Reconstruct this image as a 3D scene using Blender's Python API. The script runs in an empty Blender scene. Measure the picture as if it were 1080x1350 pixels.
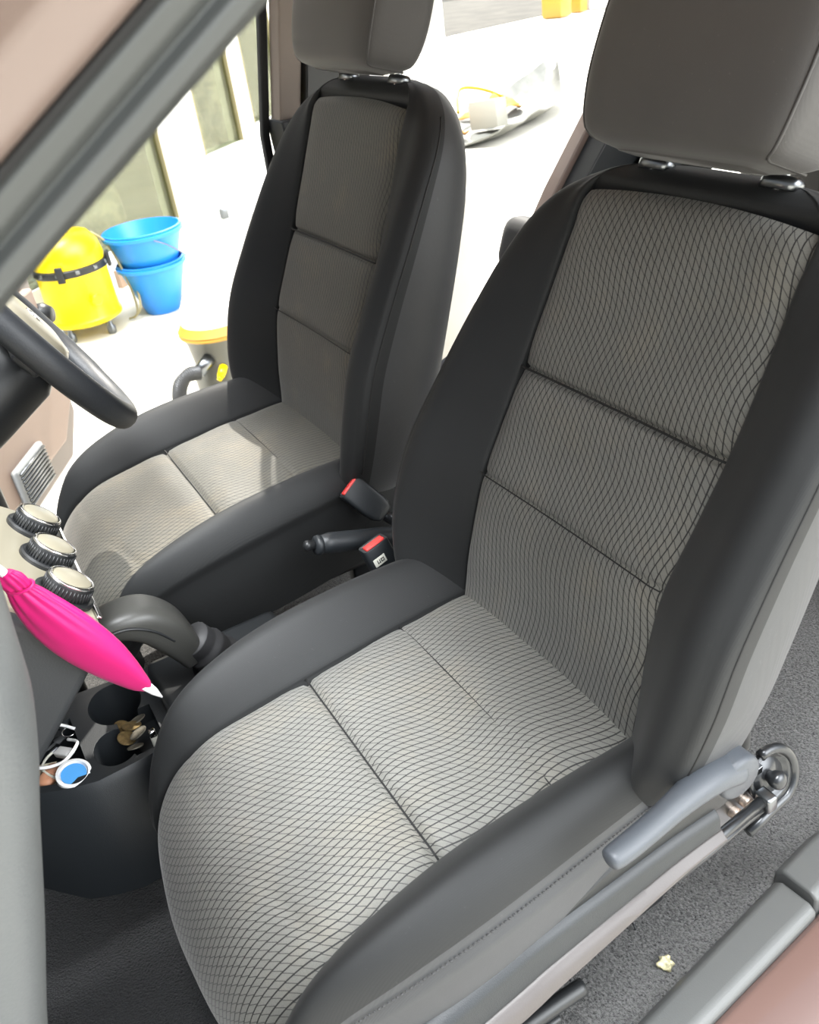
import bpy, bmesh, math, random
import numpy as np
from mathutils import Vector, Matrix
random.seed(4)
PI = math.pi
SC = bpy.context.scene
COL = SC.collection
LOBE, LOBEP, LOBES = (-.11, .22, .97), 36, 24.0
LOBE2, LOBE2P, LOBE2S = (-.76, -.36, .54), 10, 5.0
SKY, SUN, SUNDIR, EXPO = .05, 3.2, (.56, -.40, .80), 1.72

# ------------------------------------------------------------------ materials
def new_mat(name):
    m = bpy.data.materials.new(name); m.use_nodes = True
    nt = m.node_tree
    return m, nt, nt.nodes['Principled BSDF']

def N(nt, t, **kw):
    n = nt.nodes.new(t)
    for k, v in kw.items():
        setattr(n, k, v)
    return n

def link(nt, a, b): nt.links.new(a, b)

def math_node(nt, op, a, b=None, c=None):
    n = N(nt, 'ShaderNodeMath', operation=op)
    for i, v in enumerate((a, b, c)):
        if v is None: continue
        if isinstance(v, (int, float)): n.inputs[i].default_value = v
        else: link(nt, v, n.inputs[i])
    return n.outputs[0]

def mix_col(nt, fac, a, b):
    n = N(nt, 'ShaderNodeMix', data_type='RGBA')
    if isinstance(fac, (int, float)): n.inputs[0].default_value = fac
    else: link(nt, fac, n.inputs[0])
    for i, v in ((6, a), (7, b)):
        if isinstance(v, tuple): n.inputs[i].default_value = (*v[:3], 1)
        else: link(nt, v, n.inputs[i])
    return n.outputs[2]

def noise(nt, scale, detail=3, vec=None, rough=.5):
    n = N(nt, 'ShaderNodeTexNoise')
    n.inputs['Scale'].default_value = scale; n.inputs['Detail'].default_value = detail
    n.inputs['Roughness'].default_value = rough
    if vec is None:
        tc = N(nt, 'ShaderNodeTexCoord'); vec = tc.outputs['Object']
    link(nt, vec, n.inputs['Vector'])
    return n.outputs['Fac']

def bump(nt, p, h, strength=.3, dist=.001):
    b = N(nt, 'ShaderNodeBump'); b.inputs['Strength'].default_value = strength
    b.inputs['Distance'].default_value = dist
    link(nt, h, b.inputs['Height']); link(nt, b.outputs[0], p.inputs['Normal'])

def ramp(nt, fac, lo, hi):
    n = N(nt, 'ShaderNodeMapRange'); n.inputs['From Min'].default_value = lo; n.inputs['From Max'].default_value = hi
    link(nt, fac, n.inputs['Value']); return n.outputs[0]

def plain(name, col, rough=.5, metal=0, grain=0, grain_scale=600, var=0, sheen=0, coat=0, spec=.5, var_scale=9, trans=0, ior=1.45):
    m, nt, p = new_mat(name)
    p.inputs['Base Color'].default_value = (*col, 1)
    p.inputs['Roughness'].default_value = rough; p.inputs['Metallic'].default_value = metal
    p.inputs['Specular IOR Level'].default_value = spec
    p.inputs['Sheen Weight'].default_value = sheen; p.inputs['Coat Weight'].default_value = coat
    p.inputs['Transmission Weight'].default_value = trans; p.inputs['IOR'].default_value = ior
    if var:
        f = ramp(nt, noise(nt, var_scale, 4), .35, .65)
        link(nt, mix_col(nt, f, tuple(c*(1-var) for c in col), tuple(min(1, c*(1+var)) for c in col)), p.inputs['Base Color'])
    if grain:
        bump(nt, p, noise(nt, grain_scale, 2), grain, .0006)
    return m

def patterned_fabric(name, base, line, pitch=.0078, cross=.0098, dust=None, dustamt=.0):
    """wavy ribs running lengthwise, joined by short slanted dashes"""
    m, nt, p = new_mat(name)
    uv = N(nt, 'ShaderNodeUVMap'); uv.uv_map = 'UVMap'
    sep = N(nt, 'ShaderNodeSeparateXYZ'); link(nt, uv.outputs[0], sep.inputs[0])
    u, v = sep.outputs[0], sep.outputs[1]
    s1 = math_node(nt, 'SINE', math_node(nt, 'ADD', math_node(nt, 'MULTIPLY', v, 2*PI/.17), math_node(nt, 'MULTIPLY', u, 9)))
    s2 = math_node(nt, 'SINE', math_node(nt, 'ADD', math_node(nt, 'MULTIPLY', v, 2*PI/.105), math_node(nt, 'MULTIPLY', u, -21)))
    uu = math_node(nt, 'ADD', u, math_node(nt, 'ADD', math_node(nt, 'MULTIPLY', s1, .0055), math_node(nt, 'MULTIPLY', s2, .0014)))
    cu = math_node(nt, 'DIVIDE', uu, pitch)
    a = math_node(nt, 'FRACT', cu); idx = math_node(nt, 'FLOOR', cu)
    l1 = math_node(nt, 'LESS_THAN', a, .17)
    cv = math_node(nt, 'ADD', math_node(nt, 'ADD', math_node(nt, 'DIVIDE', v, cross), math_node(nt, 'MULTIPLY', a, -.84)), math_node(nt, 'MULTIPLY', idx, .39))
    b = math_node(nt, 'FRACT', cv)
    l2 = math_node(nt, 'MULTIPLY', math_node(nt, 'LESS_THAN', b, .13), .72)
    ln = math_node(nt, 'MAXIMUM', l1, l2)
    n1 = ramp(nt, noise(nt, 7, 4), .3, .7)
    base2 = mix_col(nt, n1, tuple(c*.86 for c in base), tuple(c*1.1 for c in base))
    fine = ramp(nt, noise(nt, 900, 1), .3, .7)
    base3 = mix_col(nt, math_node(nt, 'MULTIPLY', fine, .35), base2, tuple(c*.55 for c in base))
    if dust:
        f = math_node(nt, 'MULTIPLY', ramp(nt, noise(nt, 11, 5, rough=.65), .5, .72), dustamt)
        base3 = mix_col(nt, f, base3, dust)
    link(nt, mix_col(nt, ln, base3, line), p.inputs['Base Color'])
    p.inputs['Roughness'].default_value = .62
    p.inputs['Specular IOR Level'].default_value = .45
    p.inputs['Sheen Weight'].default_value = .25; p.inputs['Sheen Roughness'].default_value = .4
    h = math_node(nt, 'ADD', math_node(nt, 'MULTIPLY', ln, -1), math_node(nt, 'MULTIPLY', fine, .12))
    bump(nt, p, h, .55, .0007)
    return m

def knit_fabric(name, base, rough=.6, sheen=.2, spec=.35):
    m, nt, p = new_mat(name)
    tc = N(nt, 'ShaderNodeTexCoord')
    f = noise(nt, 5, 4)
    c = mix_col(nt, ramp(nt, f, .3, .7), tuple(x*.88 for x in base), tuple(x*1.12 for x in base))
    specks = ramp(nt, noise(nt, 260, 2), .70, .76)
    link(nt, mix_col(nt, math_node(nt, 'MULTIPLY', specks, .35), c, tuple(min(1, x*2.2) for x in base)), p.inputs['Base Color'])
    w = N(nt, 'ShaderNodeTexWave'); w.inputs['Scale'].default_value = 220; w.inputs['Distortion'].default_value = 1.5
    link(nt, tc.outputs['Object'], w.inputs['Vector'])
    h = math_node(nt, 'ADD', w.outputs['Fac'], noise(nt, 1300, 1))
    bump(nt, p, h, .16, .0003)
    p.inputs['Roughness'].default_value = rough; p.inputs['Sheen Weight'].default_value = sheen
    p.inputs['Specular IOR Level'].default_value = spec
    return m

def carpet_mat(name, dark, light):
    m, nt, p = new_mat(name)
    f = ramp(nt, noise(nt, 330, 3, rough=.75), .36, .64)
    g = ramp(nt, noise(nt, 30, 3), .3, .7)
    c = mix_col(nt, f, dark, light)
    c = mix_col(nt, math_node(nt, 'MULTIPLY', g, .35), c, tuple(x*.5 for x in light))
    link(nt, c, p.inputs['Base Color'])
    p.inputs['Roughness'].default_value = .95; p.inputs['Specular IOR Level'].default_value = .15
    p.inputs['Sheen Weight'].default_value = .2
    bump(nt, p, math_node(nt, 'ADD', f, math_node(nt, 'MULTIPLY', noise(nt, 160, 2), 1.2)), .9, .004)
    return m

M = {}
M['insert'] = patterned_fabric('grey_rib_fabric', (.150, .148, .134), (.011, .011, .010), dust=(.19, .17, .13), dustamt=.4)
M['insert_far'] = patterned_fabric('grey_rib_fabric_far', (.082, .078, .064), (.010, .010, .009), dust=(.14, .115, .075), dustamt=.5)  # same rib fabric with a darker base, for the far seat
M['knit'] = knit_fabric('charcoal_knit_fabric', (.0135, .0142, .0146), .6, .05, .25)
M['knit_lit'] = knit_fabric('charcoal_knit_lit', (.029, .030, .032), .55, .12)  # same knit lightened, light on the seat sides put into its colour
M['head'] = knit_fabric('headrest_fabric', (.050, .047, .045), .65)
M['thread'] = plain('dark_thread', (.008, .008, .008), .7)
M['stitch'] = plain('grey_thread', (.035, .035, .036), .7)
M['plastic'] = plain('charcoal_plastic', (.015, .0175, .020), .42, grain=.35, grain_scale=900)
M['plastic_light'] = plain('slate_plastic', (.052, .058, .067), .42, grain=.25, grain_scale=900)
M['plastic_dark'] = plain('black_plastic', (.012, .013, .014), .4, grain=.2)
M['dash'] = plain('dashboard_plastic', (.080, .085, .087), .5, grain=.6, grain_scale=420)
M['dash_dark'] = plain('dashboard_dark_plastic', (.018, .020, .023), .5, grain=.4, grain_scale=420)
M['rubber'] = plain('rubber', (.015, .015, .016), .6)
M['chrome'] = plain('chrome', (.75, .75, .76), .16, metal=1)
M['steel'] = plain('dark_steel', (.20, .21, .22), .3, metal=1)
M['blacksteel'] = plain('black_steel', (.035, .037, .040), .28, metal=.6, coat=.3)
M['bolt'] = plain('zinc_bolt', (.55, .45, .38), .4, metal=.8, var=.3, var_scale=150)
M['red'] = plain('red_plastic', (.62, .045, .04), .4)
M['label'] = plain('white_label', (.62, .62, .55), .6)
M['ink'] = plain('black_ink', (.01, .01, .01), .6)
M['carpet'] = carpet_mat('grey_car_carpet', (.010, .010, .010), (.19, .187, .18))
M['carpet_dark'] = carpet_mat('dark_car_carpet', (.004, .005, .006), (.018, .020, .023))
M['paint'] = plain('maroon_paint', (.100, .060, .051), .28, coat=1, spec=.5)
M['paint_lit'] = plain('maroon_paint_lit', (.135, .100, .086), .4, coat=.2)  # maroon body paint with the pink wash of light put into its colour
M['silverplastic'] = plain('champagne_plastic', (.28, .255, .19), .34, metal=.2)
M['pink'] = plain('magenta_satin', (.60, .012, .16), .42, sheen=.05, grain=.12, grain_scale=700)
M['white'] = plain('white_plastic', (.8, .8, .8), .35)
M['blue'] = plain('blue_plastic', (.015, .20, .62), .3)
M['blue_light'] = plain('pale_blue_plastic', (.08, .33, .72), .4)
M['yellow'] = plain('yellow_plastic', (.85, .62, .0), .3)
M['gold'] = plain('amber_plastic', (.42, .24, .04), .35)
M['greytank'] = plain('grey_tank_plastic', (.11, .108, .092), .4)
M['hose'] = plain('dark_hose_plastic', (.06, .06, .06), .4)
M['cable'] = plain('olive_cable', (.22, .19, .10), .6)
M['wood'] = plain('brown_board', (.32, .22, .15), .7, var=.2)
M['coin_a'] = plain('brass_coin', (.20, .14, .06), .45, metal=.5, var=.25, var_scale=200)
M['coin_b'] = plain('nickel_coin', (.20, .185, .15), .45, metal=.5, var=.25, var_scale=200)
M['stone'] = plain('yellowish_stone', (.50, .46, .28), .7, var=.5, var_scale=160)
M['leather'] = plain('tan_leather', (.50, .24, .14), .5, var=.2)
M['paper'] = plain('cream_paper', (.75, .70, .55), .7, var=.1, var_scale=60)
M['wallwhite'] = plain('white_render', (.82, .81, .76), .7)
M['grille'] = plain('grey_slats', (.30, .31, .31), .5)
M['orange'] = plain('orange_cloth', (.34, .16, .03), .8, var=.2, var_scale=10)
M['greycard'] = plain('grey_panel', (.13, .13, .115), .6, var=.15)
M['trimbeige'] = plain('beige_trim', (.30, .22, .18), .55)
M['sill_light'] = plain('sill_plastic', (.085, .087, .085), .42, grain=.3, grain_scale=700)
M['rail'] = plain('rose_grey_plastic', (.065, .057, .055), .4, grain=.15)

def glass_mat():
    m, nt, p = new_mat('window_glass')
    p.inputs['Base Color'].default_value = (.8, .82, .75, 1); p.inputs['Roughness'].default_value = .02
    out = nt.nodes['Material Output']
    tr = N(nt, 'ShaderNodeBsdfTransparent'); tr.inputs[0].default_value = (.70, .72, .62, 1)
    gl = N(nt, 'ShaderNodeBsdfGlossy'); gl.inputs['Roughness'].default_value = .03
    mx = N(nt, 'ShaderNodeMixShader'); fr = N(nt, 'ShaderNodeFresnel'); fr.inputs[0].default_value = 1.45
    f = math_node(nt, 'MULTIPLY', fr.outputs[0], .5)
    link(nt, f, mx.inputs[0]); link(nt, tr.outputs[0], mx.inputs[1]); link(nt, gl.outputs[0], mx.inputs[2])
    link(nt, mx.outputs[0], out.inputs[0]); return m
M['glass'] = glass_mat()

def ground_mat():
    m, nt, p = new_mat('concrete_ground')
    f = ramp(nt, noise(nt, 1.3, 6, rough=.6), .35, .65)
    g = ramp(nt, noise(nt, 60, 3), .3, .7)
    c = mix_col(nt, f, (.44, .42, .36), (.54, .52, .46))
    link(nt, mix_col(nt, math_node(nt, 'MULTIPLY', g, .15), c, (.4, .37, .3)), p.inputs['Base Color'])
    p.inputs['Roughness'].default_value = .85
    return m
M['ground'] = ground_mat()
M['ground_shade'] = plain('shaded_ground', (.040, .037, .030), .9, var=.25, var_scale=2)  # darker tone standing in for shade on the far ground
def clutter_mat():
    m, nt, p = new_mat('olive_clutter')
    f = ramp(nt, noise(nt, 9, 5, rough=.7), .4, .62)
    c = mix_col(nt, f, (.10, .095, .06), (.42, .38, .26))
    link(nt, c, p.inputs['Base Color']); p.inputs['Roughness'].default_value = .7
    return m
M['clutter'] = clutter_mat()

# ------------------------------------------------------------------ mesh helpers
def obj(name, verts, faces, mat, parent=None, smooth=True, uvs=None, loc=None, rot=None, sharp=None):
    me = bpy.data.meshes.new(name)
    me.from_pydata([tuple(map(float, v)) for v in verts], [], faces)
    if uvs is not None:
        ul = me.uv_layers.new(name='UVMap')
        for poly in me.polygons:
            for li in poly.loop_indices:
                ul.data[li].uv = uvs[me.loops[li].vertex_index]
    bm = bmesh.new(); bm.from_mesh(me); bmesh.ops.recalc_face_normals(bm, faces=bm.faces); bm.to_mesh(me); bm.free()
    for p in me.polygons: p.use_smooth = smooth
    if sharp: 
        try: me.set_sharp_from_angle(angle=math.radians(sharp))
        except Exception: pass
    me.materials.append(mat)
    o = bpy.data.objects.new(name, me); COL.objects.link(o)
    if parent is not None: o.parent = parent
    if loc is not None: o.location = loc
    if rot is not None: o.rotation_euler = rot
    return o

class MB:
    """collects shapes into one mesh"""
    def __init__(s): s.v = []; s.f = []
    def add(s, v, f, mtx=None):
        b = len(s.v)
        for p in v:
            p = Vector(p)
            s.v.append(tuple(mtx @ p) if mtx else tuple(p))
        s.f += [tuple(i+b for i in q) for q in f]; return s
    def box(s, c, size, rot=None, bevel=.0, seg=2):
        bm = bmesh.new(); bmesh.ops.create_cube(bm, size=1)
        for v in bm.verts: v.co = Vector((v.co.x*size[0], v.co.y*size[1], v.co.z*size[2]))
        if bevel: bmesh.ops.bevel(bm, geom=list(bm.edges), offset=bevel, segments=seg, affect='EDGES', profile=.6)
        mt = Matrix.Translation(c)
        if rot is not None: mt = mt @ (rot if isinstance(rot, Matrix) else (Matrix.Rotation(rot[2], 4, 'Z') @ Matrix.Rotation(rot[1], 4, 'Y') @ Matrix.Rotation(rot[0], 4, 'X')))
        bm.verts.index_update()
        s.add([v.co.copy() for v in bm.verts], [[v.index for v in f.verts] for f in bm.faces], mt); bm.free(); return s
    def loft(s, secs, cap=True, closed=True, loop=False):
        n = len(secs[0]); b = len(s.v)
        for q in secs: s.v += [tuple(p) for p in q]
        m = len(secs); rng = m if loop else m-1
        for i in range(rng):
            i2 = (i+1) % m
            for j in range(n if closed else n-1):
                j2 = (j+1) % n
                s.f.append((b+i*n+j, b+i*n+j2, b+i2*n+j2, b+i2*n+j))
        if cap and not loop:
            s.f.append(tuple(b+j for j in range(n))); s.f.append(tuple(b+(m-1)*n+j for j in range(n)))
        return s
    def tube(s, pts, r, seg=12, cap=True, loop=False, flat=1.0, up=None):
        pts = [Vector(p) for p in pts]; m = len(pts); secs = []
        rr = r if isinstance(r, (list, tuple)) else [r]*m
        prev = None
        for i, p in enumerate(pts):
            if loop: t = pts[(i+1) % m]-pts[i-1]
            else: t = pts[min(i+1, m-1)]-pts[max(i-1, 0)]
            t.normalize()
            if prev is None:
                a = Vector(up) if up else (Vector((0, 0, 1)) if abs(t.z) < .9 else Vector((1, 0, 0)))
            else: a = prev
            a = (a-t*a.dot(t)).normalized(); prev = a
            c = t.cross(a)
            secs.append([p+(a*math.cos(2*PI*k/seg)*flat+c*math.sin(2*PI*k/seg))*rr[i] for k in range(seg)])
        return s.loft(secs, cap=cap, loop=loop)
    def lathe(s, prof, c=(0, 0, 0), axis=(0, 0, 1), seg=32):
        """prof: (radius, height) list"""
        ax = Vector(axis).normalized(); a = Vector((1, 0, 0)) if abs(ax.x) < .9 else Vector((0, 1, 0))
        a = (a-ax*a.dot(ax)).normalized(); b = ax.cross(a); c = Vector(c)
        secs = [[c+ax*h+(a*math.cos(2*PI*k/seg)+b*math.sin(2*PI*k/seg))*max(r, 1e-5) for k in range(seg)] for r, h in prof]
        return s.loft(secs)
    def prism(s, poly, x0, x1, plane='yz'):
        """poly extruded along the missing axis"""
        def mk(a, b, c):
            return {'yz': (c, a, b), 'xy': (a, b, c), 'xz': (a, c, b)}[plane]
        return s.loft([[mk(a, b, x0) for a, b in poly], [mk(a, b, x1) for a, b in poly]])
    def obj(s, name, mat, parent=None, smooth=True, sharp=None, loc=None, rot=None, org=None, bevel=0):
        v = s.v
        if org is not None:
            v = [(p[0]-org[0], p[1]-org[1], p[2]-org[2]) for p in v]
        o = obj(name, v, s.f, mat, parent, smooth, loc=loc, rot=rot, sharp=sharp)
        if bevel:
            bv = o.modifiers.new('bevel', 'BEVEL'); bv.width = bevel; bv.segments = 3; bv.limit_method = 'ANGLE'; bv.angle_limit = math.radians(35)
            bv.harden_normals = False
        return o

def empty(name, label, cat, loc=(0, 0, 0), rot=(0, 0, 0), group=None):
    o = bpy.data.objects.new(name, None); COL.objects.link(o); o.location = loc; o.rotation_euler = rot
    o.empty_display_size = .05
    o['label'] = label; o['category'] = cat
    if group: o['group'] = group
    return o

def tag(o, label, cat, group=None, kind=None):
    o['label'] = label; o['category'] = cat
    if group: o['group'] = group
    if kind: o['kind'] = kind
    return o

def struct(o, label=None, cat=None):
    o['kind'] = 'structure'
    if label: o['label'] = label
    if cat: o['category'] = cat
    return o

def interp(keys, x):
    """smooth (monotone-ish) interpolation through (x, v...) keys"""
    xs = [k[0] for k in keys]
    out = []
    for c in range(1, len(keys[0])):
        ys = [k[c] for k in keys]
        if x <= xs[0]: out.append(ys[0]); continue
        if x >= xs[-1]: out.append(ys[-1]); continue
        i = max(j for j in range(len(xs)-1) if xs[j] <= x)
        def slope(j):
            if j <= 0: return (ys[1]-ys[0])/(xs[1]-xs[0])
            if j >= len(xs)-1: return (ys[-1]-ys[-2])/(xs[-1]-xs[-2])
            return (ys[j+1]-ys[j-1])/(xs[j+1]-xs[j-1])
        h = xs[i+1]-xs[i]; t = (x-xs[i])/h
        m0, m1 = slope(i)*h, slope(i+1)*h
        out.append((2*t**3-3*t**2+1)*ys[i]+(t**3-2*t**2+t)*m0+(-2*t**3+3*t**2)*ys[i+1]+(t**3-t**2)*m1)
    return out if len(out) > 1 else out[0]

def spline(pts, n=8, loop=False):
    P = [Vector(p) for p in pts]; m = len(P); out = []
    rng = m if loop else m-1
    for i in range(rng):
        if loop: a, b, c, d = P[i-1], P[i], P[(i+1) % m], P[(i+2) % m]
        else: a, b, c, d = P[max(i-1, 0)], P[i], P[i+1], P[min(i+2, m-1)]
        for k in range(n):
            t = k/n
            out.append(.5*((2*b)+(c-a)*t+(2*a-5*b+4*c-d)*t*t+(-a+3*b-3*c+d)*t**3))
    if not loop: out.append(P[-1])
    return out

# ------------------------------------------------------------------ camera
yaw, pit, rol = map(math.radians, (-25.847, -32.291, -8.299))
fw = Vector((math.cos(pit)*math.cos(yaw), math.cos(pit)*math.sin(yaw), math.sin(pit)))
rt = fw.cross(Vector((0, 0, 1))).normalized(); up = rt.cross(fw)
R_ = rt*math.cos(rol)+up*math.sin(rol); U_ = -rt*math.sin(rol)+up*math.cos(rol)
cam = bpy.data.cameras.new('camera'); co = bpy.data.objects.new('camera', cam); COL.objects.link(co)
mw = Matrix((R_, U_, -fw)).transposed().to_4x4(); mw.translation = Vector((-.6443, .4234, .7559))
co.matrix_world = mw
cam.sensor_fit = 'HORIZONTAL'; cam.sensor_width = 36; cam.lens = 36*1157.5/1080
cam.clip_start = .02; cam.clip_end = 200
cam.dof.use_dof = True; cam.dof.focus_distance = 1.05; cam.dof.aperture_fstop = 15
SC.camera = co

# ------------------------------------------------------------------ the seats
# seat frame: x across, y forward, z up, origin on the crease line between cushion and backrest
TB = Vector((0, -.4009, .9161)); NB = Vector((0, .9161, .4009)); BO = Vector((0, -.025, .044))
def bk(x, t, n): return BO+TB*t+NB*n+Vector((x, 0, 0))

# cushion centre path: s, y, z   (normal from tangent)
CP = [(-.10, .036), (-.03, .042), (.05, .041), (.13, .036), (.21, .028), (.285, .015), (.340, -.002), (.380, -.028), (.408, -.060), (.423, -.096), (.424, -.130), (.402, -.160)]
def build_path(P, n=10):
    pts = spline([(0, a, b) for a, b in P], n)
    L = [0]
    for i in range(1, len(pts)): L.append(L[-1]+(pts[i]-pts[i-1]).length)
    return pts, L
CPTS, CL = build_path(CP)
def cpath(s):
    s = max(0, min(s, CL[-1]-1e-6))
    i = max(j for j in range(len(CL)-1) if CL[j] <= s)
    t = (s-CL[i])/(CL[i+1]-CL[i]); p = CPTS[i].lerp(CPTS[i+1], t)
    a = CPTS[max(i-2, 0)]; b = CPTS[min(i+3, len(CPTS)-1)]
    tg = (b-a).normalized(); nrm = Vector((0, -tg.z, tg.y))
    return p, nrm
CLEN = CL[-1]
def s_of_y(y): return min(CL, key=lambda l: abs(CPTS[CL.index(l)].y-y) + (0 if CPTS[CL.index(l)].z > -.02 else 1))
S_MID = s_of_y(.21); S_BACKSEAM = s_of_y(.075)
# width keys along s:  s, insert half width, outer half width, crest height, side depth
CW = [(0, .155, .235, .035, .10), (.08, .158, .243, .040, .13), (.20, .156, .252, .046, .14), (.31, .156, .256, .047, .14),
      (.40, .163, .250, .042, .13), (.46, .170, .238, .034, .10), (.505, .176, .222, .020, .07), (.545, .172, .208, .010, .05), (CLEN, .165, .190, .004, .03)]
def front_bow(x, s):
    k = max(0, min(1, (s-.36)/.12)); return .022*k*(1-(x/.20)**2)

def cushion_section(s, flare=.006):
    wi, wo, hc, dp = interp(CW, s); p, n = cpath(s)
    half = [(wi-.004, -.016), (wi, -.007), (wi+.004, .002), (wi+(wo-wi)*.30, hc*.62), (wi+(wo-wi)*.58, hc), (wi+(wo-wi)*.82, hc*.80), (wo-.001, hc*.25),
            (wo+.002, -.014), (wo+.000, -dp*.5), (wo-.012, -dp)]
    half = [(q.x, q.y) for q in spline([(a, b, 0) for a, b in half], 4)]
    def near_side(a, b):
        k = max(0, min(1, (a-wi)/(wo-wi))); a2 = a-.012*k*max(0, min(1, (s_lim-s)/.1))
        if b < -.005 and a > wo-.02: a2 += flare
        return (-a2, b)
    s_lim = .56
    sec = [near_side(a, b) for a, b in reversed(half)]+half
    out = []
    for a, b in sec:
        q = p+n*b+Vector((a, 0, 0)); f = front_bow(a, s)
        q += Vector((0, f, f*.0)); out.append(q)
    return out

def make_cushion(root, off, mats, flare):
    n = 64
    mb = MB(); mb.loft([cushion_section(CLEN*i/(n-1), flare) for i in range(n)])
    cu = mb.obj('seat_cushion', mats['knit'], root, loc=off, sharp=60)
    if flare > 0:
        cu.data.materials.append(M['knit_lit']); nsec = len(cushion_section(.1))
        for i_, pl_ in enumerate(cu.data.polygons):
            if i_ < nsec*(n-1) and i_ % nsec <= 11: pl_.material_index = 1  # cushion side faces take the lightened knit, light put in as colour
    # centre panel
    nu, nv = 44, 150; V = []; UV = []; F = []
    for i in range(nv):
        s = CLEN*(i+.0)/(nv-1); wi, wo, hc, dp = interp(CW, s); p, nr = cpath(s)
        for j in range(nu):
            a = -1+2*j/(nu-1); x = a*(wi+.001)
            h = -.009+.011*(1-abs(a)**10)+.004*(1-a*a)
            h -= .0065*math.exp(-((s-S_MID)/.0035)**2)
            h -= .0018*math.exp(-((s-S_BACKSEAM)/.003)**2)
            h -= .004*math.exp(-((s-S_MID)/.02)**2)
            # soft creases at the front roll
            h -= .0022*math.exp(-((s-.455-.02*a)/.006)**2)*math.exp(-((abs(a)-.62)/.28)**2)
            h += .0012*math.sin(s*55+a*3)*(.5+.5*math.sin(a*7))
            q = p+nr*h+Vector((x, 0, 0)); q.y += front_bow(x, s); V.append(q); UV.append((x, s))
    for i in range(nv-1):
        for j in range(nu-1):
            F.append((i*nu+j, i*nu+j+1, (i+1)*nu+j+1, (i+1)*nu+j))
    cp = obj('center_panel', V, F, mats['insert'], cu, uvs=UV); cp['label'] = 'ribbed grey patterned centre panel'
    # seam threads
    def thread(s0, r=.0011, d=-.0025):
        wi = interp(CW, s0)[0]; p, nr = cpath(s0)
        pts = [p+nr*((d if d is not None else -.0108+.011*(1-abs(a)**10)+.004*(1-a*a)) if abs(a) < .97 else -.006)+Vector((a*wi, front_bow(a*wi, s0), 0)) for a in [k/12 for k in range(-12, 13)]]
        return MB().tube(pts, r, 6).obj('seam', M['thread'], cu)
    thread(S_MID)
    thread(S_BACKSEAM, .0007, None)
    # stitch rows along the outer edges
    for sd in (-1, 1):
        mb = MB()
        for k in range(90):
            s0 = .06+k*.0048
            if s0 > .50: break
            if flare <= 0: break
            wi, wo, hc, dp = interp(CW, s0)
            a, na = cpath(s0); b, nb_ = cpath(s0+.0028)
            w2 = interp(CW, s0+.0028)
            nd = .012*max(0, min(1, (.56-s0)/.1)) if sd < 0 else 0
            xa = sd*(wo+.0035-nd); xb = sd*(w2[1]+.0035-nd)
            f1, f2 = front_bow(xa, s0), front_bow(xb, s0)
            mb.tube([a+na*.001+Vector((xa, f1, 0)), b+nb_*.001+Vector((xb, f2, 0))], .0009, 5)
        if not mb.v: continue
        st = mb.obj('stitching', M['stitch'], cu); st['label'] = 'row of grey stitches'
    return cu

# backrest keys: t, insert half, outer half, edge n (front crest), rear n, rear half
BW = [(-.045, .150, .205, .030, -.060, .17), (-.02, .158, .236, .052, -.070, .20), (.03, .160, .262, .068, -.078, .215), (.10, .156, .272, .076, -.082, .222), (.17, .154, .270, .076, -.082, .226), (.25, .156, .264, .062, -.082, .226),
      (.34, .157, .257, .042, -.082, .224), (.42, .155, .246, .022, -.082, .216), (.47, .153, .232, .006, -.080, .202), (.505, .153, .208, -.008, -.078, .180), (.530, .140, .172, -.022, -.076, .150), (.548, .105, .125, -.034, -.070, .110), (.556, .05, .06, -.048, -.062, .05)]
NC = [(-.045, -.004), (0, .0), (.06, .013), (.12, .023), (.17, .027), (.24, .019), (.305, .011), (.40, .004), (.47, .000), (.505, -.004), (.53, -.014), (.548, -.028), (.556, -.05)]
TOPSEAM = .512
def back_section(t):
    wi, wo, e, rn, rw = interp(BW, t); n0 = interp(NC, t)
    top = max(0, min(1, (t-.515)/.014))
    g = (1-top)
    half = [(0, n0-.012*g+.002*top), (wi*.6, n0-.012*g+.001*top), (wi-.004, n0-.014*g), (wi, n0-.007*g), (wi+.004, n0+.001), (wi+(wo-wi)*.35, n0+(e-n0)*.55), (wi+(wo-wi)*.68, e), (wi+(wo-wi)*.9, e-.006),
            (wo+.001, e-.022), ((wo*.8+rw*.2)+.002, e*.35+rn*.65), (rw, rn), (rw*.8, rn-.016), (0, rn-.022)]
    half = [(q.x, q.y) for q in spline([(a, b, 0) for a, b in half], 4)]
    sec = half+[(-a, b) for a, b in reversed(half[1:-1])]
    return [bk(a, t, b) for a, b in sec]

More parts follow.
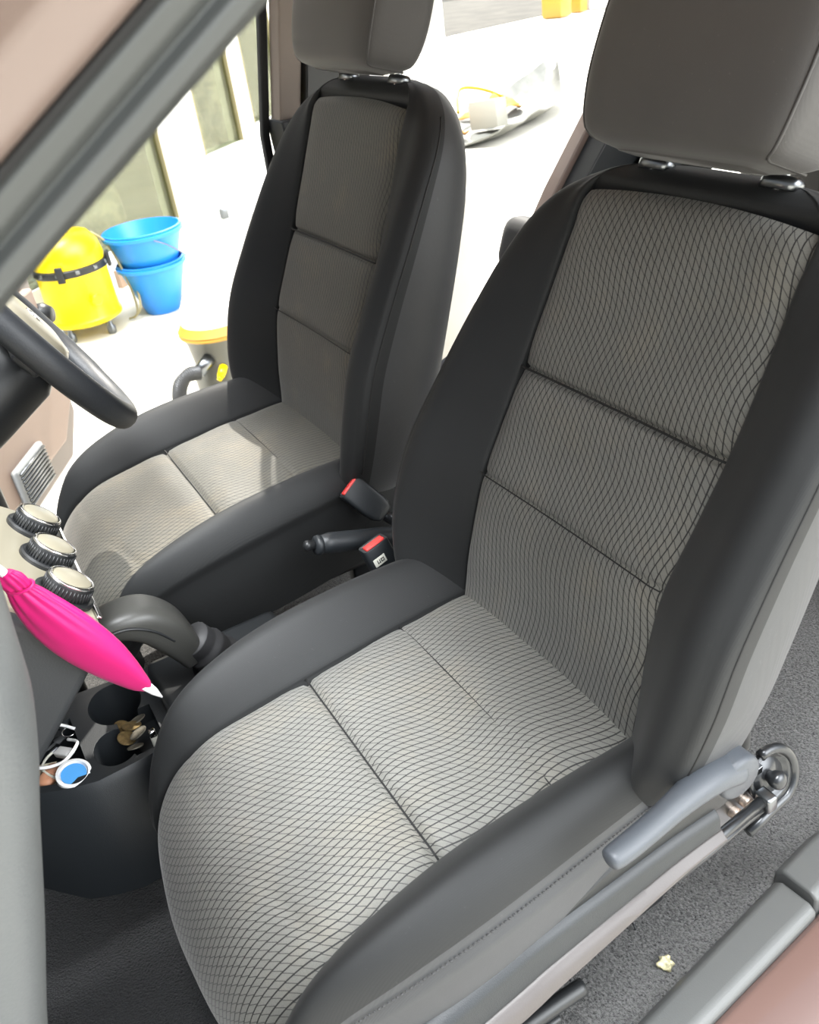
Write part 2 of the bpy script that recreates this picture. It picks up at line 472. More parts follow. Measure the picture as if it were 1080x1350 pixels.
def make_back(root, off, mats, rot):
    ts = [-.045+.601*(1-(1-i/69)**1.35) for i in range(70)]
    mb = MB(); mb.loft([back_section(t) for t in ts])
    b = mb.obj('backrest', mats['knit'], root, loc=off, rot=rot, sharp=65)
    b.data.materials.append(M['knit_lit']); nsec = len(back_section(.1))
    for i_, pl_ in enumerate(b.data.polygons):
        j_ = i_ % nsec
        if i_ < nsec*69 and (33 <= j_ <= 43 or 52 <= j_ <= 62): pl_.material_index = 1  # backrest sides take the lightened knit, light put in as colour
    nu, nv = 44, 170; V = []; UV = []; F = []
    for i in range(nv):
        t = -.04+(TOPSEAM+.04)*i/(nv-1); wi = interp(BW, t)[0]; n0 = interp(NC, t)
        for j in range(nu):
            a = -1+2*j/(nu-1); x = a*(wi+.001)
            # top edge bows up in the middle
            tt = t+(.010*(1-a*a) if t > .3 else 0)*((t-.3)/.21 if t > .3 else 0)
            n = interp(NC, tt) if t > .45 else n0
            h = n-.007+.010*(1-abs(a)**10)-.004*(1-a*a)
            h -= .0060*math.exp(-((t-.305)/.0032)**2)+.0035*math.exp(-((t-.305)/.018)**2)
            h -= .0026*math.exp(-((t-.169)/.0030)**2)+.0012*math.exp(-((t-.169)/.012)**2)
            if t > TOPSEAM-.012: h -= .003*((t-TOPSEAM+.012)/.012)**2
            V.append(bk(x, tt, h)); UV.append((x, t+.5))
    for i in range(nv-1):
        for j in range(nu-1):
            F.append((i*nu+j, i*nu+j+1, (i+1)*nu+j+1, (i+1)*nu+j))
    cp = obj('center_panel', V, F, mats['insert'], b, uvs=UV); cp['label'] = 'ribbed grey patterned centre panel'
    def thread(t0, r=.0011, d=-.0015):
        wi = interp(BW, t0)[0]; n0 = interp(NC, t0)
        pts = [bk(a*wi, t0+(.010*(1-a*a)*(t0-.3)/.21 if t0 > .3 else 0), n0+d-.004*(1-a*a)-(.004 if abs(a) > .97 else 0)) for a in [k/12 for k in range(-12, 13)]]
        MB().tube(pts, r, 6).obj('seam', M['thread'], b)
    thread(.305, .0014, .0005)
    thread(.169, .0008, .0042)
    # side seams that close the bolster against the side panel
    for sd in (-1, 1):
        pts = []
        for k in range(40):
            t = .02+.49*k/39; wi, wo, e, rn, rw = interp(BW, t)
            pts.append(bk(sd*(wo+.0008), t, e-.021))
        MB().tube(pts, .0012, 6).obj('seam', M['thread'], b)
    return b

def make_headrest(root, off, rot, sd=1):
    # rounded block: sections along t
    K = [(.553, .085, .016, .012), (.558, .110, .032, -.030), (.568, .124, .042, -.046), (.60, .133, .048, -.056), (.64, .137, .049, -.059), (.70, .136, .046, -.060), (.745, .128, .038, -.058), (.775, .110, .024, -.052), (.790, .09, .004, -.042), (.797, .05, -.014, -.034)]
    K = [(a, b, c, d if i else -.018) for i, (a, b, c, d) in enumerate(K)]
    def sec(t):
        w, f, r = interp(K, t)
        out = []
        for k in range(64):
            a = 2*PI*k/64; ex = .30
            cx, sx = math.cos(a), math.sin(a)
            x = math.copysign(abs(cx)**ex, cx)*w; y = math.copysign(abs(sx)**ex, sx)
            n = (f+r)/2+y*(f-r)/2
            # face slightly domed
            n += .004*(1-(x/.133)**2)*(1 if y > 0 else 0)
            out.append(bk(x, t, n+.012))
        return out
    ts = [.552+.245*(.5-.5*math.cos(PI*i/39)) for i in range(40)]
    h = MB().loft([sec(t) for t in ts]).obj('headrest', M['head'], root, loc=off, rot=rot)
    for s in (-1, 1):
        pts = []
        for k in range(40):
            t = .562+.222*k/39; w, f, r = interp(K, t)
            x = w*(.962); n = (f+r)/2+.80*(f-r)/2
            pts.append(bk(s*(x+.0003), t, n+.0125))
        w, f, r = interp(K, .5615)
        pts = [bk(s*w*.94, .5590, (f+r)/2+q*(f-r)/2+.012) for q in (-.8, -.5, -.1, .3, .6)]+[bk(s*w*.955, .5605, (f+r)/2+.76*(f-r)/2+.012)]+pts
        MB().tube(pts, .0016, 6).obj('piping', mats_thread_soft, h)
    for s in (-1, 1):
        pp = MB().tube([bk(s*.080, .53, -.030), bk(s*.080, .60, -.022)], .0065, 14).obj('headrest_post', M['chrome'], root, loc=off, rot=rot)
        g = MB()
        secs = []
        for hh, sc in ((.545, 1), (.5525, 1), (.556, .9), (.5575, .7)):
            secs.append([bk(s*.080+math.copysign(abs(math.cos(a))**.7, math.cos(a))*.021*sc, hh, -.030+math.copysign(abs(math.sin(a))**.7, math.sin(a))*.0125*sc) for a in [2*PI*k/20 for k in range(20)]])
        g.loft(secs); g.obj('post_guide', M['steel'], pp)
    return h
mats_thread_soft = plain('headrest_piping', (.05, .048, .047), .55)

def make_seat(label, loc, tilt, mats, floor_z, outer):
    root = empty('car_seat', label, 'seat', (loc[0], loc[1], floor_z)); off = (0, 0, loc[2]-floor_z)
    make_cushion(root, off, mats, .006 if outer < 0 else -.004)
    rot = (tilt, 0, 0)
    make_back(root, off, mats, rot); make_headrest(root, off, rot)
    # metal base under the cushion, on runners
    zb = -off[2]
    fr = MB().box((0, .15, -.115), (.36, .40, .05), bevel=.012)
    fr.obj('seat_frame', M['plastic_dark'], root, loc=off)
    for s in (-1, 1):
        r = MB().box((s*.15, .12, zb+.025), (.04, .40, .03), bevel=.006)
        r.box((s*.15, .26, (zb-.115)/2+.03), (.025, .06, abs(zb+.115)), bevel=.004).box((s*.15, -.02, (zb-.115)/2+.03), (.025, .08, abs(zb+.115)), bevel=.004)
        r.obj('seat_runner', M['blacksteel'], root, loc=off)
    return root, off

FLOOR = -.285
near, noff = make_seat('grey and charcoal fabric front passenger seat nearest the viewer, with recline lever', (0, 0, 0), 0, {'knit': M['knit'], 'insert': M['insert']}, FLOOR, -1)
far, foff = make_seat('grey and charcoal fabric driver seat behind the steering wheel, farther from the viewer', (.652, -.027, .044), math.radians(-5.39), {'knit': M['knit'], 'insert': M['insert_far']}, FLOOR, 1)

# ---- near seat outer side: plastic shield, lever, belt bar
def shield_parts(root, off):
    # rail cover: section in x,z lofted along y
    secs_u, secs_l = [], []
    for k in range(30):
        y = -.058+.50*k/29
        dz = -.004-.10*max(0, y)-.13*max(0, y-.17)
        D = 1+1.4*max(0, min(1, (y+.05)/.24)); O = 1+.7*max(0, min(1, (y+.05)/.24))
        a = [(-.225, .000), (-.240, .003), (-.2515, -.000), (-.2565, -.005), (-.2580, -.010), (-.2585-.001*O, -.010-.012*D), (-.254, -.012-.012*D), (-.225, -.02)]
        secs_u.append([(x, y, z+dz) for x, z in a])
        z0 = -.0115-.012*D
        b = [(-.235, z0+.002), (-.2585-.001*O, z0), (-.2595-.004*O, z0-.004), (-.2600-.0070*O, z0-.006*D), (-.2595-.0075*O, z0-.009*D), (-.250, z0-.012*D), (-.235, z0-.012*D)]
        secs_l.append([(x, y-.002, z+dz) for x, z in b])
    s1 = MB().loft(secs_u).obj('side_shield', M['plastic'], root, loc=off, sharp=55, bevel=.001)
    s1['label'] = 'long charcoal plastic side shield'
    s2 = MB().loft(secs_l).obj('rail_cover', M['rail'], root, loc=off, sharp=55, bevel=.001)
    s2['label'] = 'rose grey lower rail cover'
    poly = [(-.058, -.012), (.16, -.03), (.10, .000), (.056, .016), (.03, .034), (.003, .046), (-.03, .040), (-.067, .010)]
    poly = [(q.x, q.y) for q in spline([(a, b, 0) for a, b in poly], 5, loop=True)]
    MB().prism(poly, -.2495, -.230).obj('back_plate', M['plastic_dark'], root, loc=off, sharp=40, bevel=.003)
    hub = MB().lathe([(.0, -.006), (.022, -.006), (.0235, 0), (.0245, .026), (.0235, .030), (.020, .032), (0, .0325)], (-.252, -.050, .078), (-1, 0, 0), 36)
    hb = hub.obj('recline_hub', M['plastic_light'], root, loc=off, sharp=50)
    path = spline([(-.268, -.050, .082), (-.272, -.020, .092), (-.276, .015, .094), (-.279, .05, .090), (-.281, .08, .087), (-.282, .100, .086), (-.282, .110, .086)], 6)
    rad = [interp([(0, .020), (.2, .0165), (.45, .0125), (.8, .0115), (.95, .0095), (1.0, .005)], i/(len(path)-1)) for i in range(len(path))]
    MB().tube(path, rad, 18, flat=.85, up=(0, 0, 1)).obj('recline_lever', M['plastic_light'], root, loc=off)
    # fabric boot edge behind the hub
    MB().tube(spline([(-.235, -.030, .108), (-.250, -.060, .112), (-.250, -.084, .095), (-.245, -.095, .06)], 6), .007, 10).obj('cover_hem', M['knit'], root, loc=off)
shield_parts(near, noff)

# belt-anchor bar beside the seat rail (part of near seat): plate, bolts, bar, loop
def anchor(root, off):
    X = -.235
    pl = MB()
    poly = [(-.03, -.105), (-.03, -.030), (-.09, -.030), (-.150, -.020), (-.150, -.068), (-.105, -.085)]
    pl.prism(poly, X+.004, X+.010)
    p = pl.obj('anchor_plate', M['steel'], root, loc=off, sharp=30, bevel=.001)
    for y, z in ((-.108, -.062), (-.124, -.055)):
        MB().lathe([(0, -.004), (.0070, -.004), (.0070, .003), (.0055, .005), (0, .005)], (X, y, z), (-1, 0, .2), 14).obj('bolt', M['bolt'], p, sharp=40)
    c0 = (X+.004, -.158, -.040); c = Vector((X-.002, -.158, -.040)); ax = Vector((-1, 0, .35)).normalized()
    pan = MB().lathe([(0, .004), (.020, .003), (.024, -.003), (.029, -.002), (.031, .004), (.029, .008), (.025, .005), (.019, -.001), (0, -.002)], c0, ax, 30)
    pan.obj('stud_pan', M['blacksteel'], p)
    MB().lathe([(.006, 0), (.007, .006), (.0095, .010), (.0108, .015), (.009, .020), (.005, .022), (0, .0225)], c0, ax, 20).obj('stud', M['blacksteel'], p)
    e1 = Vector((0, 1, 0)); e2 = ax.cross(e1)
    if e2.z > 0: e2 = -e2      # e2 points down
    arc = [c+e1*math.cos(a)*.034+e2*math.sin(a)*.034 for a in np.linspace(math.radians(285), math.radians(115), 18)]
    path = arc+[c+e2*(.030+.22*d)+e1*(d-.012) for d in (.015, .035, .058)]
    MB().tube(path, .0060, 12).obj('wire_loop', M['blacksteel'], p)
    MB().tube([(X-.014, .02, -.066), (X-.015, -.05, -.057), (X-.014, -.135, -.045)], .0062, 14).obj('slide_bar', M['blacksteel'], p)
    MB().tube([(X-.016, .02, -.078), (X-.016, -.05, -.069), (X-.015, -.130, -.057)], .0042, 10).obj('slide_bar', M['blacksteel'], p)
    MB().box((X-.014, -.137, -.048), (.020, .014, .022), rot=(-.12, 0, 0), bevel=.003).obj('bar_clamp', M['steel'], p)
anchor(near, noff)
# front hook of the seat runner
hk = MB().tube(spline([(-.235, .245, -.20), (-.245, .235, -.165), (-.25, .20, -.150), (-.25, .15, -.150), (-.25, .115, -.152)], 5), .009, 10)
hk.box((-.25, .165, -.168), (.022, .03, .02), bevel=.003)
hk.obj('runner_latch', M['plastic_dark'], near, loc=noff)
# far seat inner trim step
ft = MB().prism([(-.08, -.145), (.15, -.150), (.15, -.125), (.205, -.12), (.30, -.13), (.37, -.15), (.36, -.20), (-.08, -.20)], -.252, -.238)
ft.obj('side_shield', M['plastic_dark'], far, loc=foff, sharp=40, bevel=.003)

# ------------------------------------------------------------------ car floor, tunnel, sills, body
nx, ny = 60, 80
def fl_z(x, y):
    z = FLOOR
    z += .10*math.exp(-((x-.326)/.085)**4)*max(0, min(1, (.34-y)/.06))   # tunnel
    z += .035*max(0, min(1, (-y-.30)/.25))                          # rise to the back
    z += .05*max(0, min(1, (y-.62)/.3))
    z += .002*math.sin(x*31+y*17)
    return z
V = []; F = []
for i in range(ny):
    for j in range(nx):
        x = -.29+1.26*j/(nx-1); y = -1.15+2.3*i/(ny-1); V.append((x, y, fl_z(x, y)))
for i in range(ny-1):
    for j in range(nx-1): F.append((i*nx+j, i*nx+j+1, (i+1)*nx+j+1, (i+1)*nx+j))
b0 = len(V)
for i in range(ny):
    for j in range(nx):
        x, y, z = V[i*nx+j]; V.append((x, y, -.40))
for i in range(ny-1):
    for j in range(nx-1): F.append((b0+i*nx+j, b0+(i+1)*nx+j, b0+(i+1)*nx+j+1, b0+i*nx+j+1))
for j in range(nx-1):
    F.append((j, j+1, b0+j+1, b0+j)); k = (ny-1)*nx; F.append((k+j, b0+k+j, b0+k+j+1, k+j+1))
for i in range(ny-1):
    F.append((i*nx, b0+i*nx, b0+(i+1)*nx, (i+1)*nx)); k = nx-1; F.append((i*nx+k, (i+1)*nx+k, b0+(i+1)*nx+k, b0+i*nx+k))
struct(obj('floor', V, F, M['carpet']), 'dark grey carpeted car floor with speckled pile', 'floor')

mt_ = MB().box((.05, .655, FLOOR+.010), (.58, .66, .016), bevel=.005)  # dark sheet added where the footwell lies in shade
o = mt_.obj('footwell_shade', M['carpet_dark'], None, org=(-.01, .66, FLOOR)); o.location = (-.01, .66, FLOOR); tag(o, 'dark navy carpet sheet added for the shade in the near footwell under the dashboard', 'shade sheet')
# near sill: inner scuff plate (two pieces) and painted body sill
def sill_sec(x0, flip=1):
    return [(x0+.030, -.300), (x0+.028, -.268), (x0+.018, -.256), (x0-.055, -.262), (x0-.066, -.272), (x0-.070, -.30)]
def sill_xz(y):
    k = max(-.3, min(1.0, (y+.204)/.27)); a = -.234-.036*k-.02*max(0, y-.07); b = -.292-.030*k-.01*max(0, y)
    return [(a+.006, -.33), (a+.002, -.262), (a-.008, -.250), (b+.010, -.244), (b, -.250), (b-.002, -.33)]
MBs = MB().loft([[(x, y, z) for x, z in sill_xz(y)] for y in [-.200+.05*k for k in range(23)]])
struct(MBs.obj('trim_1', M['sill_light'], sharp=30, bevel=.004), 'charcoal plastic scuff plate on the near door sill', 'scuff plate')
struct(MB().loft([[(x+.004, y, z+(.012 if z > -.3 else 0)) for x, z in sill_xz(y)] for y in [-1.15, -.8, -.5, -.35, -.27, -.203]]).obj('trim_2', M['sill_light'], sharp=30, bevel=.004), 'rear charcoal plastic scuff plate behind the panel joint', 'scuff plate')
def paint_xz(y):
    b = sill_xz(y)[4][0]+.002
    return [(b, -.33), (b, -.258), (b-.012, -.256), (-.40, -.282), (-.43, -.32), (-.445, -.42), (-.42, -.50), (-.30, -.50)]
struct(MB().loft([[(x, y, z) for x, z in paint_xz(y)] for y in [-1.15, -.8, -.5, -.35, -.28, -.2, -.1, 0, .1, .2, .5, 1.0]]).obj('trim_3', M['paint'], sharp=30, bevel=.008), 'maroon painted outer door sill of the car', 'car body')
# far sill
sec4 = [(1.6-x-.63, z) for x, z in [(-.0, 0)]]
struct(MB().loft([[(x, y, z) for x, z in [(.95, -.33), (.962, -.262), (.975, -.250), (1.03, -.258), (1.05, -.272), (1.09, -.33), (1.09, -.48), (.95, -.48)]] for y in (-.62, 1.0)]).obj('trim_4', M['sill_light'], sharp=30, bevel=.004), 'grey plastic sill of the far side doors', 'scuff plate')
# far rear wheel-arch part of the opening, rising backwards
arch = spline([(0, -.40, -.15), (0, -.50, -.075), (0, -.60, -.035), (0, -.72, .02), (0, -.84, .12), (0, -.95, .30)], 6)
mb = MB(); mb.loft([[(.94, p.y, p.z-.02), (.955, p.y, p.z), (1.04, p.y, p.z), (1.06, p.y, p.z-.015), (1.06, p.y-.06, p.z-.12), (.94, p.y-.06, p.z-.12)] for p in arch])
struct(mb.obj('trim_5', M['plastic_light'], sharp=40, bevel=.003), 'slate grey trim rising along the far rear door opening', 'trim')

# near A-pillar: inner weatherstrip, rubber lip, painted flange
def bar(p0, p1, secoff, ext0=.6, ext1=.8):
    p0, p1 = Vector(p0), Vector(p1); d = (p1-p0).normalized()
    a, b = p0-d*ext0, p1+d*ext1
    return MB().loft([[q+Vector(o) for o in secoff] for q in (a, b)])
lo0, lo1 = (-.36, .410, .6815), (-.36, .3085, .7485)
d = (Vector(lo1)-Vector(lo0)).normalized(); nrm = Vector((0, d.z, -d.y)); nrm = nrm if nrm.z > 0 else -nrm
def o_(dx, dn): return Vector((dx, 0, 0))+nrm*dn
W = .0245
tr = bar(lo0, lo1, [o_(.03, .000), o_(.00, -.0005), o_(-.008, .004), o_(-.0085, .009), o_(-.004, .012), o_(-.010, .016), o_(-.012, W-.003), o_(-.010, W), o_(.06, W+.01), o_(.06, .0)])
struct(tr.obj('trim_6', plain('weatherstrip', (.042, .045, .044), .5), sharp=60, bevel=.001), 'grey door weatherstrip and pillar trim running diagonally across the upper left', 'pillar trim')
lip = bar(lo0, lo1, [o_(-.006, W), o_(-.014, W-.001), o_(-.017, W+.0018), o_(-.006, W+.004)])
struct(lip.obj('trim_7', M['rubber'], sharp=60), 'thin black rubber lip along the pillar', 'rubber seal')
pf = bar(lo0, lo1, [o_(.0, W+.004), o_(-.018, W+.0025), o_(-.024, W+.006), o_(-.028, W+.020), o_(-.050, W+.035), o_(-.050, W+.20), o_(.06, W+.20), o_(.06, W+.01)])
struct(pf.obj('trim_8', M['paint_lit'], sharp=60, bevel=.003), 'windscreen pillar at the upper left, maroon paint coloured pink as lit', 'car body')

# roof of the car (above the frame)
rf = MB().loft([[(x, y, z) for y, z in [(.24, .805), (.08, .88), (-.20, .93), (-1.2, .96), (-2.0, .93), (-2.0, .96), (-1.2, 1.0), (-.20, .97), (.06, .93), (.24, .84)]] for x in (-.32, 1.0)])
struct(rf.obj('ceiling', M['trimbeige'], sharp=40), 'car roof above the seats', 'car roof')

# far B-pillar: pale upper trim, dark lower trim, black door seal
def pillar(name, secs, mat, label):
    return struct(MB().loft([[(x, y, z) for x, y in q] for z, q in secs]).obj(name, mat, sharp=45, bevel=.003), label, 'pillar trim')
def q4(x0, x1, y0, y1): return [(x0, y0), (x0, y1), (x1, y1), (x1, y0)]
pillar('trim_9', [(.520, q4(.985, 1.03, -.220, -.262)), (.72, q4(.955, 1.00, -.247, -.292)), (1.0, q4(.89, .94, -.29, -.34))], plain('pillar_beige', (.20, .165, .14), .6), 'pale upper centre pillar trim behind the driver seat')
pillar('trim_10', [(-.27, q4(.93, 1.04, -.25, -.45)), (.20, q4(.945, 1.04, -.235, -.42)), (.527, q4(.965, 1.04, -.215, -.34))], M['plastic'], 'charcoal lower centre pillar trim beside the driver seat')
pillar('trim_11', [(.0, q4(1.03, 1.045, -.19, -.205)), (.50, q4(1.03, 1.045, -.198, -.214)), (.72, q4(1.0, 1.015, -.228, -.245)), (1.0, q4(.94, .955, -.275, -.292))], M['rubber'], 'black door seal on the far centre pillar')
pillar('trim_12', [(.10, q4(.945, 1.03, -.40, -.47)), (.55, q4(.965, 1.03, -.270, -.40)), (.72, q4(.945, 1.0, -.297, -.43)), (1.0, q4(.88, .94, -.345, -.47))], M['plastic_dark'], 'black inner side of the far centre pillar')

# far rear pillar: painted edge and dark trim
pillar('trim_13', [(.05, q4(1.0, 1.04, -.70, -.74)), (.27, q4(.98, 1.02, -.835, -.872)), (.41, q4(.965, 1.005, -.935, -.97)), (.9, q4(.92, .96, -1.28, -1.32))], M['paint_lit'], 'edge of the far rear door opening, maroon paint coloured pink as lit')
pillar('trim_14', [(.05, q4(.93, 1.03, -.725, -1.15)), (.27, q4(.92, 1.01, -.855, -1.28)), (.41, q4(.90, .995, -.955, -1.4)), (.9, q4(.85, .95, -1.30, -1.7))], M['plastic'], 'charcoal trim of the far rear pillar')
pillar('trim_15', [(.05, q4(.88, .925, -.84, -.94)), (.40, q4(.855, .895, -1.07, -1.18)), (.9, q4(.80, .845, -1.42, -1.52))], M['plastic_light'], 'slate grey belt cover on the far rear pillar')
# rear end wall of the cabin
struct(MB().box((.30, -1.95, .25), (1.3, .06, 1.3), bevel=.02).obj('wall_rear', M['plastic'], sharp=40), 'dark rear end of the cabin', 'wall')

# bulkhead and kick panels close the footwells
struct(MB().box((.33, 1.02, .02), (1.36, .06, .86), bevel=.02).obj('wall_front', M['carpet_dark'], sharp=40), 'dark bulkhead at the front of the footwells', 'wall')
struct(MB().box((-.275, .80, -.02), (.04, .44, .56), bevel=.012).obj('trim_17', M['dash'], sharp=40), 'kick panel below the near end of the dashboard', 'kick panel')
# rear bench: cushion, back, headrest
rb = empty('rear_bench', 'dark grey rear bench seat, only its rounded far end seen between the front seats', 'seat', (.33, -1.0, FLOOR))
def soft(c, size, name, par, rot=None, r=.05, mat='knit_lit'):
    return MB().box(c, size, rot=rot, bevel=r, seg=6).obj(name, M[mat], par, org=par.location)
soft((.33, -1.02, -.02), (1.14, .50, .16), 'seat_cushion', rb)
soft((.33, -1.37, .26), (1.14, .15, .58), 'backrest', rb, rot=(-.35, 0, 0))
sp = soft((.895, -.80, .155), (.15, .30, .12), 'side_bolster', rb, rot=(.35, 0, 0), r=.045)
MB().box((.84, -.635, .115), (.07, .05, .07), rot=(.5, 0, 0), bevel=.012).box((.80, -.595, .07), (.06, .04, .08), rot=(.5, 0, 0), bevel=.01).obj('folding_bracket', M['plastic_dark'], rb, org=rb.location)

# near side: rear door frame of the body is out of the frame; far doors standing open
def door_panel(name, hinge, end, z0, z1, th, mats, label, kind_no, window=None):
    h = Vector((*hinge, 0)); e = Vector((*end, 0)); dd = (e-h); L = dd.length; ang = math.atan2(dd.y, dd.x)
    r = empty(name, label, 'car door', (hinge[0], hinge[1], z0), (0, 0, ang))
    r['kind'] = 'structure'
    body = MB().prism([(0, .06), (.06, 0), (L*.9, .02), (L, .12), (L-.0, z1-z0-.04), (L-.03, z1-z0), (0, z1-z0)], -th/2, th/2, 'xz')
    b = body.obj('door_shell', mats[0], r, sharp=40, bevel=.012)
    return r, b, L
r, b, L = door_panel('door_1', (1.02, .80), (1.93, .25), -.36, .30, .10, [M['paint_lit']], 'open driver door seen beyond the steering wheel, pinkish beige', 1)
ip = MB().prism([(.08, .10), (L*.85, .10), (L-.05, .18), (L-.05, .50), (.08, .50)], -.075, -.045, 'xz').obj('inner_trim', M['trimbeige'], r, sharp=40, bevel=.008)
sg = MB().box((L-.40, -.082, .13), (.17, .02, .11), bevel=.01).obj('speaker_grille', M['grille'], ip)
mb = MB()
for k in range(9): mb.box((L-.40, -.094, .088+.0105*k), (.15, .008, .005))
mb.obj('slats', M['steel'], sg)
MB().lathe([(.0, 0), (.03, 0), (.032, .03), (.02, .05), (0, .05)], (L-.04, -.05, .42), (0, -1, 0), 16).obj('door_latch', M['plastic_dark'], r)
r, b, L = door_panel('door_2', (1.06, -.40), (1.70, -1.00), -.36, .20, .10, [M['paint_lit']], 'open rear door on the far side, pinkish, seen behind the driver headrest', 2)
zz = .56
wf = MB()
wf.prism([(.03, .55), (.10, .55), (.26, 1.02), (.20, 1.06)], -.03, .03, 'xz').prism([(L-.06, .52), (L, .52), (L-.01, 1.06), (L-.07, 1.06)], -.03, .03, 'xz').prism([(.18, 1.02), (L-.01, 1.06), (L-.01, 1.11), (.18, 1.08)], -.03, .03, 'xz')
wf.obj('window_frame', M['wallwhite'], r, sharp=40, bevel=.004)  # white colour stands for the overexposed shine on the frame

# ------------------------------------------------------------------ dashboard
da = empty('dashboard', 'dark grey textured dashboard at the left edge, in front of the near seat', 'dashboard', (.0, .62, FLOOR))
DO = da.location
prof = [(.90, .56), (.70, .56), (.54, .545), (.475, .510), (.452, .465), (.449, .430), (.458, .385), (.474, .335), (.500, .25), (.526, .17), (.542, .12), (.575, .04), (.63, -.02), (.74, -.04), (.90, -.04)]
P = spline([(0, a, b) for a, b in prof], 6)
def dsec(x, inset):
    c = Vector((0, .72, .22)); return [(x, .010+(c.y+(p.y-c.y)*(1-inset)), (c.z+(p.z-c.z)*(1-inset))) for p in P]
mb = MB(); secs = []
for x, ins in [(-.235, .20), (-.232, .12), (-.225, .07), (-.21, .035), (-.19, .012), (-.17, 0), (.06, 0), (.105, .008), (.130, .03), (.142, .07), (.145, .14)]:
    secs.append(dsec(x, ins))
mb.loft(secs)
mb.obj('glovebox_panel', M['dash'], da, org=DO, sharp=60)
# driver side part of the dash and steering column cowl
mb = MB(); secs = []
for x, ins in [(.47, .10), (.48, .03), (.50, 0), (.93, 0), (.95, .05)]: secs.append([(a, b+.06, c) for a, b, c in dsec(x, ins)])
mb.loft(secs).obj('driver_panel', M['dash_dark'], da, org=DO, sharp=60)
# centre stack
pn = Vector((0, -.68, .73)).normalized(); pu = Vector((0, .73, .68)).normalized(); pc = Vector((.322, .430, .215))
def pp_(x, u, n): return pc+Vector((x, 0, 0))+pu*u+pn*n
def slab(x0, x1, u0, u1, n0, n1): 
    return MB().loft([[pp_(x0, u0, n), pp_(x1, u0, n), pp_(x1, u1, n), pp_(x0, u1, n)] for n in (n0, n1)])
slab(-.150, .150, -.045, .26, -.30, -.008).obj('center_stack', plain('stack_plastic', (.030, .032, .034), .5, grain=.5, grain_scale=420), da, org=DO, sharp=30, bevel=.012)
cp = slab(-.135, .135, -.040, .24, -.02, .0).obj('climate_panel', M['silverplastic'], da, org=DO, sharp=30, bevel=.008)
cp['label'] = 'champagne coloured climate panel'
es = MB().loft([[pp_(a, c_, n) for a, c_ in ((-.12, -.040), (.12, -.040), (.12, -.034), (-.12, -.034))] for n in (0, .004)])
es.obj('edge_strip', M['chrome'], cp, org=DO, sharp=30, bevel=.0015)
for k, kx in enumerate((-.083, .0, .083)):
    base = pp_(kx, -.004+.002*k, .0)
    rg = MB().lathe([(0, 0), (.033, 0), (.033, .004), (.031, .006), (0, .006)], base, pn, 40).obj('dial_seat', M['plastic_dark'], cp, org=DO, sharp=40)
    kb = MB()
    pr = [(0, .004), (.0265, .004), (.0262, .019), (.0255, .021), (0, .021)]
    kb.lathe(pr, base, pn, 48)
    kn = kb.obj('climate_knob', M['plastic_dark'], da, org=DO, sharp=40)
    rr = MB().tube([base+pn*.0215+(Vector((1, 0, 0))*math.cos(a)+pu*math.sin(a))*.0235 for a in np.linspace(0, 2*PI, 41)[:-1]], .0022, 8, loop=True)
    rr.obj('chrome_ring', M['chrome'], kn, org=DO)
    MB().lathe([(0, .019), (.0215, .019), (.021, .0235), (.018, .0248), (0, .0252)], base, pn, 36).obj('knob_face', M['silverplastic'], kn, org=DO, sharp=40)
    rb_ = MB()
    for q in range(40):
        a = 2*PI*q/40; v = Vector((1, 0, 0))*math.cos(a)+pu*math.sin(a)
        rb_.tube([base+v*.0265+pn*.006, base+v*.0262+pn*.018], .0010, 5)
    rb_.obj('grip_ribs', M['plastic_dark'], kn, org=DO)

# ------------------------------------------------------------------ centre console with tray and cup holders
cn = empty('center_console', 'dark console between dashboard and seats with cup holders and front tray', 'console', (.326, .48, FLOOR+.04)); CO = cn.location
ZT = -.080
# outer wall outline (x,y) following the soft curved edge
def hole_poly(cx, cy, r, n=40): return [(cx+r*math.cos(2*PI*k/n), cy+r*math.sin(2*PI*k/n)) for k in range(n)]
outer = [(.270, .375), (.266, .42), (.264, .474), (.274, .51), (.290, .545), (.32, .60), (.455, .60), (.452, .48), (.440, .36), (.282, .36)]
# body by voxel-free approach: skirt + top plate with holes cut through booleans
body = MB().loft([[(x, y, ZT+.0) for x, y in outer], [(x-(.008 if x < .3 else 0), y, ZT-.012) for x, y in outer], [(x-(.03 if x < .3 else 0), y, FLOOR+.0) for x, y in outer]])
co_b = body.obj('console_body', M['plastic'], cn, org=CO, sharp=40)
def oval(cx, cy, rx, ry, z): return [(cx+rx*math.cos(2*PI*k/40), cy+ry*math.sin(2*PI*k/40), z) for k in range(40)]
cuts = [MB().loft([oval(.394, .421, .036, .030, ZT-.070), oval(.394, .421, .043, .036, ZT-.002), oval(.394, .421, .046, .039, ZT+.01)]),
        MB().loft([oval(.310, .440, .027, .024, ZT-.0701), oval(.309, .440, .034, .029, ZT-.002), oval(.309, .440, .036, .031, ZT+.01)]),
        MB().loft([[(.284, .480, z), (.292, .520, z), (.305, .548, z), (.40, .560, z), (.405, .482, z)] for z in (ZT-.045, ZT+.03)]),
        MB().loft([[(.278, .380, z), (.276, .420, z), (.30, .430, z), (.362, .428, z), (.362, .380, z)] for z in (ZT-.030, ZT+.03)])]
